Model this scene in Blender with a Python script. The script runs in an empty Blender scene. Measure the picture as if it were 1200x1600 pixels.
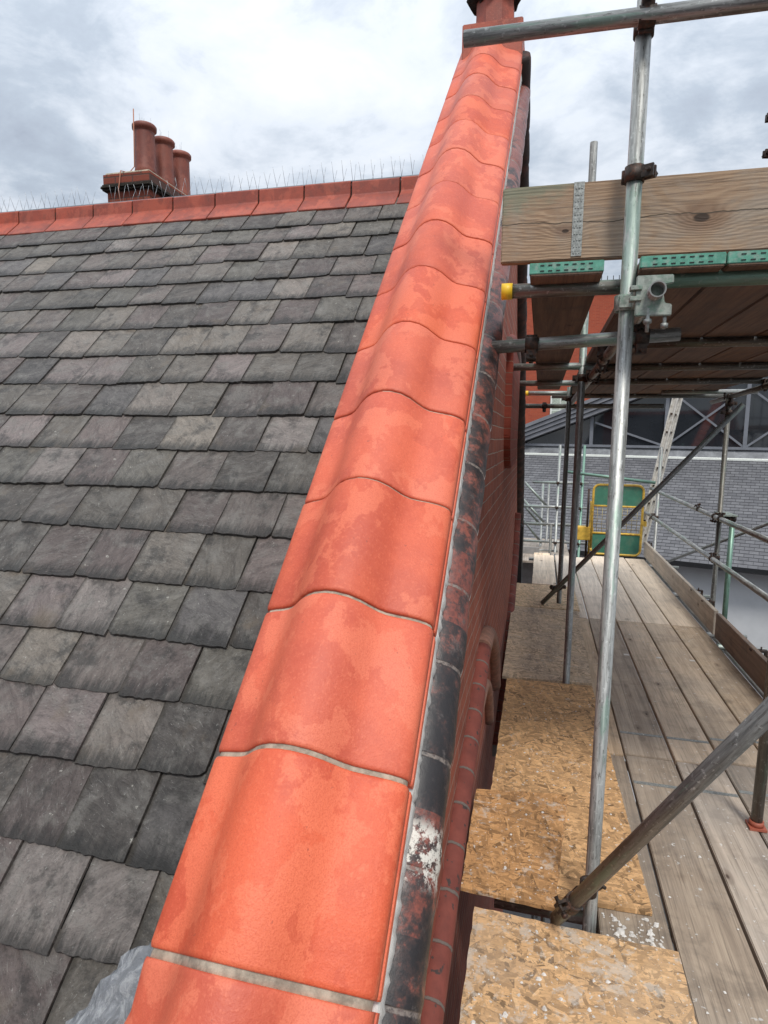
import bpy, bmesh, math, random
from mathutils import Vector, Matrix
random.seed(7)
C = bpy.context.scene.collection
SC = bpy.context.scene
R = math.radians
PI = math.pi

# ------------------------------------------------------------------ camera
cam = bpy.data.cameras.new("camera")
cam.sensor_fit = 'VERTICAL'; cam.sensor_height = 24.0; cam.sensor_width = 18.0
cam.lens = 963.66 / 1600 * 24.0
cam.clip_start = 0.02; cam.clip_end = 2000
camo = bpy.data.objects.new("camera", cam); C.objects.link(camo)
rt, dn, fw = Vector((.96941, .24505, .01397)), Vector((.04312, -.11399, -.99255)), Vector((-.24163, .96279, -.12107))
m3 = Matrix((rt, -dn, -fw)).transposed()
camo.matrix_world = Matrix.Translation((0, 0, 1.75)) @ m3.to_4x4()
SC.camera = camo

# ------------------------------------------------------------------ light
SUN_EL, SUN_AZ = 56, 158          # azimuth clockwise from +Y
SC.view_settings.view_transform = 'Standard'
SC.view_settings.look = 'None'
SC.view_settings.exposure = 0.62
SC.view_settings.gamma = 1
world = bpy.data.worlds.new("World"); SC.world = world; world.use_nodes = True
nt = world.node_tree; nt.nodes.clear()
def wn(t, **k):
    n = nt.nodes.new(t)
    for a, v in k.items(): setattr(n, a, v)
    return n
sky = wn('ShaderNodeTexSky', sky_type='NISHITA', sun_disc=False, sun_elevation=R(SUN_EL), sun_rotation=R(SUN_AZ))
geo = wn('ShaderNodeTexCoord'); sep = wn('ShaderNodeSeparateXYZ')
nt.links.new(geo.outputs['Generated'], sep.inputs[0])
def wm(op, a, b=None, c=None):
    n = wn('ShaderNodeMath', operation=op)
    for i, v in enumerate((a, b, c)):
        if v is None: continue
        if isinstance(v, (int, float)): n.inputs[i].default_value = v
        else: nt.links.new(v, n.inputs[i])
    return n.outputs[0]
zc = wm('ADD', wm('MAXIMUM', sep.outputs[2], 0.0), 0.22)
cmb = wn('ShaderNodeCombineXYZ')
nt.links.new(wm('DIVIDE', sep.outputs[0], zc), cmb.inputs[0])
nt.links.new(wm('DIVIDE', sep.outputs[1], zc), cmb.inputs[1])
def wnoise(scale, detail, rough, dist, off):
    mp = wn('ShaderNodeMapping'); mp.inputs['Location'].default_value = off
    mp.inputs['Rotation'].default_value = (0, 0, .5); mp.inputs['Scale'].default_value = (1, 1.15, 1)
    nt.links.new(cmb.outputs[0], mp.inputs[0])
    n = wn('ShaderNodeTexNoise'); n.inputs['Scale'].default_value = scale; n.inputs['Detail'].default_value = detail
    n.inputs['Roughness'].default_value = rough; n.inputs['Distortion'].default_value = dist
    nt.links.new(mp.outputs[0], n.inputs[0]); return n.outputs[0]
na = wnoise(1.35, 7, .56, .3, (6.4, 3.9, 0)); nb = wnoise(3.9, 9, .62, .35, (8, 2.5, 0))
den = wm('ADD', wm('MULTIPLY', na, .58), wm('MULTIPLY', nb, .42))
rp = wn('ShaderNodeValToRGB')
e = rp.color_ramp.elements
e[0].position = .33; e[0].color = (.36, .40, .48, 1); e[1].position = .65; e[1].color = (.86, .89, .93, 1)
q = rp.color_ramp.elements.new(.455); q.color = (.50, .565, .65, 1)
q = rp.color_ramp.elements.new(.54); q.color = (.74, .79, .86, 1)
nt.links.new(den, rp.inputs[0])
grad = wm('MULTIPLY_ADD', wm('MAXIMUM', sep.outputs[2], 0.0), 7.0, 3.6)   # an overcast sky is brighter overhead
vm = wn('ShaderNodeVectorMath', operation='SCALE'); nt.links.new(rp.outputs[0], vm.inputs[0]); nt.links.new(grad, vm.inputs[3])
mx = wn('ShaderNodeMix', data_type='RGBA'); mx.inputs[0].default_value = .93
nt.links.new(sky.outputs[0], mx.inputs[6]); nt.links.new(vm.outputs[0], mx.inputs[7])
bg = wn('ShaderNodeBackground'); bg.inputs[1].default_value = .12
nt.links.new(mx.outputs[2], bg.inputs[0])
wo = wn('ShaderNodeOutputWorld'); nt.links.new(bg.outputs[0], wo.inputs[0])
sun = bpy.data.lights.new("sun", 'SUN'); sun.energy = 1.5; sun.angle = R(12); sun.color = (1, .96, .9)
suno = bpy.data.objects.new("sun", sun); C.objects.link(suno)
az, el = R(SUN_AZ), R(SUN_EL)
sdir = Vector((math.sin(az) * math.cos(el), math.cos(az) * math.cos(el), math.sin(el)))
suno.rotation_euler = sdir.to_track_quat('Z', 'Y').to_euler()

# ------------------------------------------------------------------ materials
class G:
    def __init__(s, name, rough=.7, metal=0.0):
        s.m = bpy.data.materials.new(name); s.m.use_nodes = True; s.t = s.m.node_tree
        s.b = s.t.nodes['Principled BSDF']; s.b.inputs['Roughness'].default_value = rough; s.b.inputs['Metallic'].default_value = metal
        s._c = None
    def n(s, typ, **k):
        x = s.t.nodes.new('ShaderNode' + typ)
        for a, v in k.items(): setattr(x, a, v)
        return x
    def put(s, sock, v):
        if isinstance(v, bpy.types.NodeSocket): s.t.links.new(v, sock)
        elif isinstance(v, tuple) and len(v) == 3 and sock.type == 'RGBA': sock.default_value = (*v, 1)
        else: sock.default_value = v
    def coord(s, rnd=True):
        if s._c is None:
            o = s.n('TexCoord').outputs['Object']
            if rnd:
                r = s.n('ObjectInfo').outputs['Random']
                a = s.n('VectorMath', operation='ADD'); s.put(a.inputs[0], o)
                v = s.n('CombineXYZ')
                for i, k in enumerate((37., 53., 71.)): s.put(v.inputs[i], s.math('MULTIPLY', r, k))
                s.put(a.inputs[1], v.outputs[0]); o = a.outputs[0]
            s._c = o
        return s._c
    def uv(s): return s.n('TexCoord').outputs['UV']
    def map(s, vec, scale=(1, 1, 1), rot=(0, 0, 0), loc=(0, 0, 0)):
        x = s.n('Mapping'); s.put(x.inputs[0], vec); x.inputs['Scale'].default_value = scale
        x.inputs['Rotation'].default_value = rot; x.inputs['Location'].default_value = loc; return x.outputs[0]
    def noise(s, vec, scale, detail=4, rough=.55, dist=0.):
        x = s.n('TexNoise'); s.put(x.inputs[0], vec); s.put(x.inputs['Scale'], float(scale))
        s.put(x.inputs['Detail'], float(detail)); s.put(x.inputs['Roughness'], rough); s.put(x.inputs['Distortion'], float(dist)); return x.outputs[0]
    def voro(s, vec, scale, feature='F1', out='Color'):
        x = s.n('TexVoronoi', feature=feature); s.put(x.inputs[0], vec); s.put(x.inputs['Scale'], float(scale)); return x.outputs[out]
    def ramp(s, fac, *stops, interp='LINEAR'):
        x = s.n('ValToRGB'); x.color_ramp.interpolation = interp; e = x.color_ramp.elements
        for i, (p, c) in enumerate(stops):
            if isinstance(c, (int, float)): c = (c, c, c)
            if i < 2: el_ = e[i]; el_.position = p
            else: el_ = e.new(p)
            el_.color = (*c, 1)
        s.put(x.inputs[0], fac); return x.outputs[0]
    def mix(s, fac, a, b, mode='MIX'):
        x = s.n('Mix', data_type='RGBA', blend_type=mode); s.put(x.inputs[0], fac); s.put(x.inputs[6], a); s.put(x.inputs[7], b); return x.outputs[2]
    def math(s, op, a, b=None, clamp=False):
        x = s.n('Math', operation=op); x.use_clamp = clamp; s.put(x.inputs[0], a)
        if b is not None: s.put(x.inputs[1], b)
        return x.outputs[0]
    def step(s, v, lo, hi):
        x = s.n('MapRange'); x.interpolation_type = 'SMOOTHSTEP'; s.put(x.inputs[0], v); x.inputs[1].default_value = lo; x.inputs[2].default_value = hi; return x.outputs[0]
    def rnd(s): return s.n('ObjectInfo').outputs['Random']
    def sep(s, v): x = s.n('SeparateXYZ'); s.put(x.inputs[0], v); return x.outputs
    def bump(s, h, strength=.3, dist=.005):
        x = s.n('Bump'); s.put(x.inputs['Strength'], strength); s.put(x.inputs['Distance'], dist); s.put(x.inputs['Height'], h)
        s.put(s.b.inputs['Normal'], x.outputs[0])
    def done(s, col, rough=None):
        s.put(s.b.inputs['Base Color'], col)
        if rough is not None: s.put(s.b.inputs['Roughness'], rough)
        return s.m
M = {}
def m_terracotta(name, base, dark, pale, dirt=0.0, rough=.5):
    g = G(name, rough); c = g.coord()
    big = g.noise(c, 4, 4, .55); fine = g.noise(c, 330, 3, .6); mid = g.noise(c, 60, 5, .7); grit = g.noise(c, 150, 2, .5)
    col = g.mix(g.step(big, .36, .64), dark, base)
    # dusty bloom and damp patches with crisp, ragged borders
    bloom = g.noise(g.map(c, (1, .8, .8), loc=(3, 1, 6)), 7, 9, .62)
    col = g.mix(g.math('MULTIPLY', g.step(bloom, .50, .535), .62), col, pale)
    bl2 = g.noise(g.map(c, (1.6, 1, 1), loc=(8, 3, 1)), 11, 10, .68)
    col = g.mix(g.math('MULTIPLY', g.step(bl2, .56, .66), .22), col, pale)
    wet = g.noise(g.map(c, (1.3, .7, .7), loc=(4, 9, 2)), 5, 10, .62)
    col = g.mix(g.math('MULTIPLY', g.step(wet, .575, .590), .60), col, dark)
    col = g.mix(g.math('MULTIPLY', g.step(mid, .40, .72), .18), col, pale)
    col = g.mix(g.math('MULTIPLY', g.step(fine, .45, .66), .5), col, dark)
    col = g.mix(g.math('MULTIPLY', g.step(grit, .56, .68), .32), col, pale)
    spots = g.step(g.noise(c, 70, 2, .5), .725, .76)
    col = g.mix(g.math('MULTIPLY', spots, .45), col, (.25, .05, .03))
    if dirt:
        col = g.mix(g.math('MULTIPLY', g.step(g.noise(c, 14, 8, .7), .45, .7), dirt), col, (.09, .04, .03))
    hsv = g.n('HueSaturation'); g.put(hsv.inputs['Color'], col)
    g.put(hsv.inputs['Value'], g.math('ADD', g.math('MULTIPLY', g.rnd(), .12), .93))
    g.put(hsv.inputs['Saturation'], g.math('ADD', g.math('MULTIPLY', g.math('FRACT', g.math('MULTIPLY', g.rnd(), 7.3)), .05), .95))
    g.bump(g.math('ADD', g.math('MULTIPLY', fine, .6), g.math('ADD', mid, g.math('MULTIPLY', grit, .6))), .42, .0025)
    return g.done(hsv.outputs[0], g.math('ADD', g.math('MULTIPLY', big, .25), rough - .08))
M['coping'] = m_terracotta('terracotta_coping', (.68, .108, .036), (.52, .068, .023), (.76, .165, .070))
M['ridge'] = m_terracotta('terracotta_ridge', (.40, .066, .028), (.24, .04, .02), (.46, .095, .045), dirt=.42)
M['pot'] = m_terracotta('terracotta_pot', (.26, .062, .032), (.19, .042, .024), (.30, .085, .05), dirt=.3)
M['finial'] = m_terracotta('terracotta_finial', (.44, .08, .035), (.26, .05, .025), (.5, .12, .06), dirt=.3)

def m_simple(name, col, rough=.7, metal=0., var=.3, scale=20, bump=.15, bd=.003, dirtcol=None, dirtfac=.5):
    g = G(name, rough, metal); c = g.coord()
    n1 = g.noise(c, scale, 6, .62); n2 = g.noise(c, scale * 7, 3, .6)
    a = tuple(x * (1 - var) for x in col); b = tuple(min(1, x * (1 + var)) for x in col)
    k = g.mix(g.math('MULTIPLY', n2, .3), g.mix(g.step(n1, .3, .7), a, b), a)
    if dirtcol: k = g.mix(g.math('MULTIPLY', g.step(g.noise(g.map(c, loc=(5, 3, 1)), scale * .7, 7, .7), .48, .64), dirtfac), k, dirtcol)
    g.bump(g.math('ADD', n1, g.math('MULTIPLY', n2, .5)), bump, bd)
    return g.done(k)
M['mortar'] = m_simple('lime_mortar', (.56, .49, .38), .95, 0, .3, 40, .22, .003, (.2, .17, .13), .5)
M['lime'] = m_simple('white_lime', (.72, .69, .64), .95, 0, .15, 30, .6, .004, (.3, .25, .2), .4)
M['dark_roof'] = m_simple('roof_underlay', (.03, .03, .03), .95)
M['coupler'] = m_simple('coupler_steel', (.055, .042, .035), .55, .55, .5, 60, .4, .002, (.16, .06, .03), .5)
M['soot'] = m_simple('sooted_brick', (.035, .022, .018), .8, 0, .5, 14, .4, .004, (.13, .045, .03), .5)
M['rubber'] = m_simple('black_iron', (.012, .011, .011), .6, .0, .3, 40)
M['yellow'] = m_simple('yellow_plastic', (.80, .50, .02), .45, 0, .1, 30)
M['orange'] = m_simple('orange_plastic', (.36, .10, .06), .5, 0, .2, 30)
M['gate_yellow'] = m_simple('yellow_paint', (.74, .47, .07), .5, 0, .15, 20, .1, .002, (.30, .14, .05), .5)
M['gate_green'] = m_simple('green_paint', (.052, .19, .125), .5, 0, .15, 12, .1, .002, (.16, .24, .16), .45)
M['green_metal'] = m_simple('green_painted_metal', (.11, .33, .24), .5, .2, .25, 50, .25, .002, (.30, .36, .31), .6)
M['zinc_plate'] = m_simple('galvanised_plate', (.33, .34, .32), .5, .5, .35, 90, .6, .002)
M['green_casting'] = m_simple('worn_green_casting', (.31, .34, .30), .6, .35, .35, 45, .45, .003, (.12, .22, .16), .7)
M['render'] = m_simple('white_render', (.60, .61, .62), .9, 0, .05, 3, .05)
M['white_frame'] = m_simple('white_window_paint', (.78, .80, .74), .6, 0, .05)
M['grey_metal'] = m_simple('grey_standing_seam', (.24, .245, .265), .5, .2, .12, 4, .05)
M['grey_frame'] = m_simple('grey_glazing_frame', (.21, .22, .245), .5, .2, .1, 6, .05)
M['gutter'] = m_simple('black_gutter', (.015, .016, .018), .5)
M['lead'] = m_simple('lead_flashing', (.17, .175, .185), .6, .2, .3, 3, .3, .01, (.32, .33, .34), .6)
M['asphalt'] = m_simple('asphalt', (.05, .05, .052), .95, 0, .3, 2, .3)
M['alu'] = m_simple('aluminium', (.66, .63, .57), .55, .2, .15, 20, .1, .002, (.3, .25, .18), .5)
M['moss'] = m_simple('mossy_dark_clay', (.035, .028, .02), .95, 0, .5, 40, .9, .02)
M['stone'] = m_simple('pale_label_stone', (.24, .12, .085), .85, 0, .25, 30, .4, .004, (.13, .09, .07), .5)
M['grey_sheet'] = m_simple('grey_board', (.28, .27, .26), .8, 0, .2, 8)
M['wire'] = m_simple('spike_wire', (.34, .35, .36), .4, .8, .1)
M['cable'] = m_simple('brown_cable', (.40, .16, .09), .6, 0, .1)
M['panel_mesh'] = m_simple('mesh_wire', (.45, .36, .16), .5, .4, .2)

def m_tube(name, base, green=.0, dark=.0, metal=.5):
    g = G(name, .45, metal); c = g.coord(); u = g.uv()
    st = g.noise(g.map(u, (70, 4.5, 1)), 1.0, 6, .7, .3)
    fl = g.noise(g.map(u, (60, 45, 1)), 1.0, 5, .65)
    big = g.noise(c, 3.2, 4, .6)
    col = g.mix(g.step(st, .30, .68), tuple(x * .42 for x in base), tuple(x * 1.35 for x in base))
    col = g.mix(g.math('MULTIPLY', g.step(fl, .57, .66), .55), col, (.62, .63, .60))
    col = g.mix(g.math('MULTIPLY', g.step(g.noise(g.map(u, (90, 22, 1), loc=(3, 7, 0)), 1.0, 6, .75), .55, .64), .75), col, (.085, .075, .065))
    if green: col = g.mix(g.math('MULTIPLY', g.step(g.noise(g.map(u, (9, 1.4, 1), loc=(1, 5, 0)), 1.0, 6, .7), .56 - green * .2, .62 - green * .2), .55), col, (.22, .34, .27))
    if dark: col = g.mix(g.math('MULTIPLY', g.step(g.noise(g.map(u, (14, 1.6, 1), loc=(6, 2, 0)), 1.0, 5, .7), .42, .62), dark), col, (.10, .085, .065))
    g.bump(g.math('ADD', fl, st), .18, .0015)
    return g.done(col, g.math('MULTIPLY_ADD', st, .3)) if False else g.done(col, g.math('ADD', g.math('MULTIPLY', st, .3), .3))
M['tube'] = m_tube('galvanised_tube', (.30, .30, .285), .10)
M['tube_pale'] = m_tube('pale_galvanised_tube', (.40, .405, .385), .2)
M['tube_dark'] = m_tube('dark_weathered_tube', (.19, .185, .165), .05, .5)
M['tube_brace'] = m_tube('brace_tube', (.20, .205, .198), .1, .1, .15)
M['tube_green'] = m_tube('green_tube', (.16, .30, .235), .75)

def m_wood(name, axis, pale, dark, stain=.5, knots=True, splash=0., weather=.5):
    g = G(name, .85); c = g.coord()
    sc = [16, 16, 16]; sc[axis] = .75
    sf = [150, 150, 150]; sf[axis] = 3.0
    wob = g.noise(c, 3.5, 3, .5)
    av = g.n('VectorMath', operation='ADD'); g.put(av.inputs[0], c)
    sv = g.n('VectorMath', operation='SCALE'); g.put(sv.inputs[0], g.n('TexNoise').outputs[1]); sv.inputs[3].default_value = 0.0
    g.put(av.inputs[1], sv.outputs[0]); cc = av.outputs[0]
    grain = g.noise(g.map(cc, tuple(sc)), 1.0, 7, .62, 1.2); fib = g.noise(g.map(cc, tuple(sf)), 1.0, 4, .65, .3)
    col = g.mix(g.step(grain, .30, .70), dark, pale)
    col = g.mix(g.math('MULTIPLY', g.step(fib, .52, .68), .5), col, tuple(x * .45 for x in dark))
    col = g.mix(g.math('MULTIPLY', g.step(fib, .48, .30), .25), col, tuple(min(1, x * 1.3) for x in pale))
    col = g.mix(g.math('MULTIPLY', g.step(g.noise(g.map(c, loc=(7, 1, 3)), 5, 8, .7, .4), .46, .68), stain), col, (.09, .075, .062))
    gw = g.step(g.noise(g.map(c, loc=(2, 5, 9)), 2.2, 6, .65), .38, .62)
    col = g.mix(g.math('MULTIPLY', gw, weather), col, (.33, .30, .265))
    if knots:
        kv = [5.5, 5.5, 5.5]; kv[axis] = 2.6
        kd = g.voro(g.map(c, tuple(kv)), 1.0, out='Distance')
        ring = g.math('SINE', g.math('MULTIPLY', kd, 60.))
        near = g.math('SUBTRACT', 1.0, g.step(kd, .06, .16))
        col = g.mix(g.math('MULTIPLY', near, g.math('MULTIPLY_ADD', ring, .15)), col, (.10, .06, .04))
        col = g.mix(g.math('SUBTRACT', 1.0, g.step(kd, .03, .055)), col, (.075, .045, .03))
    if splash:
        sp = g.step(g.noise(g.map(c, loc=(1, 8, 4)), 38, 4, .6), .68 - splash * .1, .71 - splash * .1)
        col = g.mix(g.math('MULTIPLY', sp, .8), col, (.62, .60, .56))
    hsv = g.n('HueSaturation'); g.put(hsv.inputs['Color'], col)
    mm = g.n('Math', operation='MULTIPLY_ADD'); g.put(mm.inputs[0], g.rnd()); mm.inputs[1].default_value = .45; mm.inputs[2].default_value = .78
    g.put(hsv.inputs['Saturation'], g.math('ADD', g.math('MULTIPLY', g.math('FRACT', g.math('MULTIPLY', g.rnd(), 9.7)), .5), .75))
    g.put(hsv.inputs['Value'], mm.outputs[0])
    g.bump(g.math('ADD', grain, fib), .5, .003)
    return g.done(hsv.outputs[0])
M['board'] = m_wood('weathered_board', 1, (.60, .465, .33), (.37, .275, .19), .35, True, .2, .2)
M['board_grey'] = m_wood('grey_board_wood', 1, (.50, .405, .31), (.28, .22, .168), .42, True, .3, .35)
M['board_pale'] = m_wood('pale_board_wood', 1, (.80, .66, .51), (.60, .48, .36), .15, True, .2, .1)
M['board_brown'] = m_wood('brown_board', 1, (.22, .125, .075), (.12, .068, .042), .5, True, 0, .05)
M['toe_pale'] = m_wood('pale_toe_board', 1, (.55, .45, .33), (.38, .30, .22), .3, True, 0, .3)
M['toe_brown'] = m_wood('brown_toe_board', 1, (.27, .18, .12), (.16, .10, .07), .45, True, 0, .15)

def m_plank():
    g = G('plank_wood', .8); c = g.coord(False)
    x, y, z = g.sep(c)
    # two knots drive the ring field
    warp = g.noise(g.map(c, (2.2, 2.2, 9)), 1.0, 4, .55, .4)
    def knot(kx, kz, r):
        dx = g.math('MULTIPLY', g.math('SUBTRACT', x, kx), .55); dz = g.math('SUBTRACT', z, kz)
        return g.math('SQRT', g.math('ADD', g.math('MULTIPLY', dx, dx), g.math('MULTIPLY', dz, dz)))
    k1, k2 = knot(.64, .11, 1), knot(.215, .095, 1)
    bend = g.math('ADD', g.math('DIVIDE', .0011, g.math('ADD', g.math('MULTIPLY', k1, k1), .002)), g.math('DIVIDE', .0004, g.math('ADD', g.math('MULTIPLY', k2, k2), .0012)))
    v = g.math('ADD', g.math('ADD', g.math('MULTIPLY', z, 6.0), g.math('MULTIPLY', warp, .42)), bend)
    bands = g.math('MULTIPLY', g.math('SINE', g.math('MULTIPLY', v, 78.)), g.noise(g.map(c, (3, 1, 7)), 1.2, 3, .5))
    fib = g.noise(g.map(c, (4, 120, 150)), 1.0, 7, .72, .6)
    col = g.mix(g.step(bands, -1.0, 1.0), (.30, .19, .115), (.45, .31, .20))
    col = g.mix(g.math('MULTIPLY', g.step(fib, .47, .62), .7), col, (.13, .085, .055))
    col = g.mix(g.math('MULTIPLY', g.step(g.noise(c, 4, 7, .7, .5), .42, .68), .6), col, (.33, .285, .235))
    for k, rr in ((k1, .030), (k2, .014)):
        col = g.mix(g.math('MULTIPLY', g.math('SUBTRACT', 1.0, g.step(k, rr * .8, rr * 2.2)), .6), col, (.16, .085, .05))
        col = g.mix(g.math('SUBTRACT', 1.0, g.step(k, rr * .35, rr * .55)), col, (.05, .03, .02))
    crack = g.math('ABSOLUTE', g.math('SUBTRACT', g.math('ADD', z, g.math('MULTIPLY', g.noise(g.map(c, (3, 1, 1)), 1.5, 4, .6), .05)), .150))
    col = g.mix(g.math('MULTIPLY', g.math('SUBTRACT', 1.0, g.step(crack, .0010, .0028)), .85), col, (.04, .03, .02))
    # old green paint along the wall end
    ge = g.math('ADD', g.math('MULTIPLY', x, -2.1), g.math('MULTIPLY', z, 5.0))
    gp = g.math('MULTIPLY', g.step(g.math('ADD', ge, g.math('MULTIPLY', g.noise(g.map(c, (1, 1, 2.5)), 14, 8, .75), 1.1)), 1.12, 1.5), .55)
    col = g.mix(gp, col, (.15, .215, .15))
    g.bump(g.math('ADD', bands, g.math('MULTIPLY', fib, 3.0)), .3, .002)
    return g.done(col)
M['plank'] = m_plank()

def m_osb(name, base, worn=0.0, splash=.3, streak=False):
    g = G(name, .8); c = g.coord()
    cols = []
    pal = ((0.0, tuple(x * .30 for x in base)), (.13, tuple(x * .62 for x in base)), (.55, base), (.85, tuple(min(1, x * 1.25) for x in base)), (1., tuple(min(1, x * v) for x, v in zip(base, (1.35, 1.42, 1.5)))))
    hs = []
    wv = g.n('TexNoise'); g.put(wv.inputs[0], c); wv.inputs['Scale'].default_value = 9.
    wa = g.n('VectorMath', operation='SCALE'); g.put(wa.inputs[0], wv.outputs[1]); wa.inputs[3].default_value = .018
    wb = g.n('VectorMath', operation='ADD'); g.put(wb.inputs[0], c); g.put(wb.inputs[1], wa.outputs[0])
    for i, (a, s) in enumerate(((.25, (9, 52)), (1.35, (10, 60)), (2.3, (8, 46)), (2.9, (15, 85)))):
        v = g.map(g.map(wb.outputs[0], rot=(0, 0, a), loc=(i * 3.3, i, 0)), (s[0], s[1], 1))
        h = g.sep(g.voro(v, 1.0))[0]; hs.append(h)
        cols.append(g.ramp(h, *pal))
    def sel(i, a=.48, b=.52): return g.step(g.noise(g.map(c, loc=(i * 5, 2, 1)), 21, 4, .65, .6), a, b)
    col = g.mix(sel(1), cols[0], cols[1]); col = g.mix(sel(2, .54, .57), col, cols[2]); col = g.mix(sel(3, .56, .59), col, cols[3])
    edge = g.step(g.noise(c, 130, 4, .7), .56, .70)
    col = g.mix(g.math('MULTIPLY', edge, .5), col, tuple(x * .35 for x in base))
    fb = g.noise(g.map(wb.outputs[0], (30, 220, 1), rot=(0, 0, .5)), 1.0, 5, .7)
    col = g.mix(g.math('MULTIPLY', g.step(fb, .42, .66), .4), col, tuple(x * .5 for x in base))
    if worn: col = g.mix(g.math('MULTIPLY', g.step(g.noise(g.map(c, loc=(4, 4, 0)), 3.2, 8, .7, .3), .34, .62), worn), col, (.38, .32, .26))
    if streak:
        y = g.sep(c)[1]
        col = g.mix(g.math('MULTIPLY', g.step(g.noise(g.map(c, (6, 1.5, 1)), 1.6, 8, .75), .52, .66), .5), col, (.12, .10, .085))
    if splash:
        s1 = g.noise(g.map(c, loc=(9, 3, 0)), 14, 8, .72, .2); s2 = g.noise(g.map(c, loc=(2, 6, 0)), 3, 4, .6)
        f = g.step(g.math('ADD', g.math('MULTIPLY', s1, .75), g.math('MULTIPLY', s2, .35)), .66 - splash * .10, .72 - splash * .10)
        col = g.mix(g.math('MULTIPLY', f, .55), col, (.60, .55, .48))
        dots = g.step(g.noise(c, 60, 2, .5), .70 - splash * .05, .725 - splash * .05)
        col = g.mix(g.math('MULTIPLY', dots, .8), col, (.64, .61, .56))
    g.bump(g.math('ADD', g.math('ADD', hs[0], hs[1]), edge), .35, .003)
    return g.done(col)
M['osb'] = m_osb('osb_board', (.60, .355, .165), 0, .2)
M['osb_splash'] = m_osb('osb_board_splashed', (.66, .40, .19), .3, .85)
M['osb_mid'] = m_osb('osb_board_wet', (.52, .28, .115), 0, .6)
M['osb_worn'] = m_osb('osb_board_worn', (.62, .46, .30), .4, .15, True)
M['osb_pale'] = m_osb('osb_board_pale', (.70, .50, .30), .2, .1)

def m_slate():
    g = G('roof_slate', .62); uv = g.uv()
    at = g.n('Attribute', attribute_name='tint'); tint = at.outputs['Color']; rnd = at.outputs['Alpha']
    ob = g.coord(False)
    u, v, _ = g.sep(uv)
    off = g.n('VectorMath', operation='ADD'); g.put(off.inputs[0], uv)
    sc = g.n('CombineXYZ'); g.put(sc.inputs[0], g.math('MULTIPLY', rnd, 41.)); g.put(sc.inputs[1], g.math('MULTIPLY', rnd, 29.)); g.put(off.inputs[1], sc.outputs[0])
    p = off.outputs[0]
    rot = g.n('VectorRotate', rotation_type='Z_AXIS'); g.put(rot.inputs[0], p); g.put(rot.inputs['Angle'], g.math('MULTIPLY', g.math('SUBTRACT', g.math('FRACT', g.math('MULTIPLY', rnd, 13.7)), .5), 3.0))
    st = g.noise(g.map(rot.outputs[0], (24, 9, 1)), 1.0, 10, .76, 1.6)
    cl = g.noise(p, 11, 8, .68, .5); fine = g.noise(p, 120, 5, .72)
    col = g.mix(g.step(st, .30, .70), g.mix(.42, tint, (.02, .018, .016)), g.mix(.16, tint, (.36, .34, .30)))
    col = g.mix(g.math('MULTIPLY', g.step(cl, .46, .64), .5), col, (.235, .222, .198))
    col = g.mix(g.math('MULTIPLY', g.step(g.noise(g.map(p, loc=(5, 2, 0)), 8, 9, .72), .50, .64), .7), col, (.040, .037, .034))
    col = g.mix(g.math('MULTIPLY', g.step(fine, .50, .70), .5), col, (.03, .028, .026))
    scr = g.step(g.noise(g.map(rot.outputs[0], (80, 26, 1), loc=(3, 3, 0)), 1.0, 6, .7, 3.0), .60, .68)
    col = g.mix(g.math('MULTIPLY', scr, .62), col, (.46, .45, .41))
    lich = g.math('MULTIPLY', g.step(g.noise(g.map(p, loc=(7, 7, 0)), 30, 6, .68), .655, .69), g.step(rnd, .25, .5))
    col = g.mix(g.math('MULTIPLY', lich, .75), col, (.52, .50, .44))
    tail = g.math('SUBTRACT', 1.0, g.step(g.math('ADD', v, g.math('MULTIPLY', g.math('SUBTRACT', g.noise(g.map(p, (48, 6, 1)), 1.0, 8, .8), .5), .22)), .0, .07))
    col = g.mix(g.math('MULTIPLY', tail, .78), col, (.022, .022, .02))
    rim = g.math('SUBTRACT', 1.0, g.step(g.math('ADD', g.math('MINIMUM', u, g.math('ABSOLUTE', g.math('SUBTRACT', .25, u))), g.math('MULTIPLY', g.math('SUBTRACT', cl, .5), .05)), .0, .016))
    col = g.mix(g.math('MULTIPLY', rim, .75), col, (.05, .042, .032))
    brown = g.math('MULTIPLY', g.step(g.noise(g.map(p, loc=(1, 9, 0)), 5, 6, .6), .58, .74), .5)
    col = g.mix(brown, col, (.19, .145, .10))
    g.bump(g.math('ADD', g.math('ADD', g.math('MULTIPLY', st, 1.8), cl), g.math('MULTIPLY', fine, .6)), 1.0, .009)
    return g.done(col, g.math('ADD', g.math('MULTIPLY', st, .3), .42))
M['slate'] = m_slate()

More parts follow.
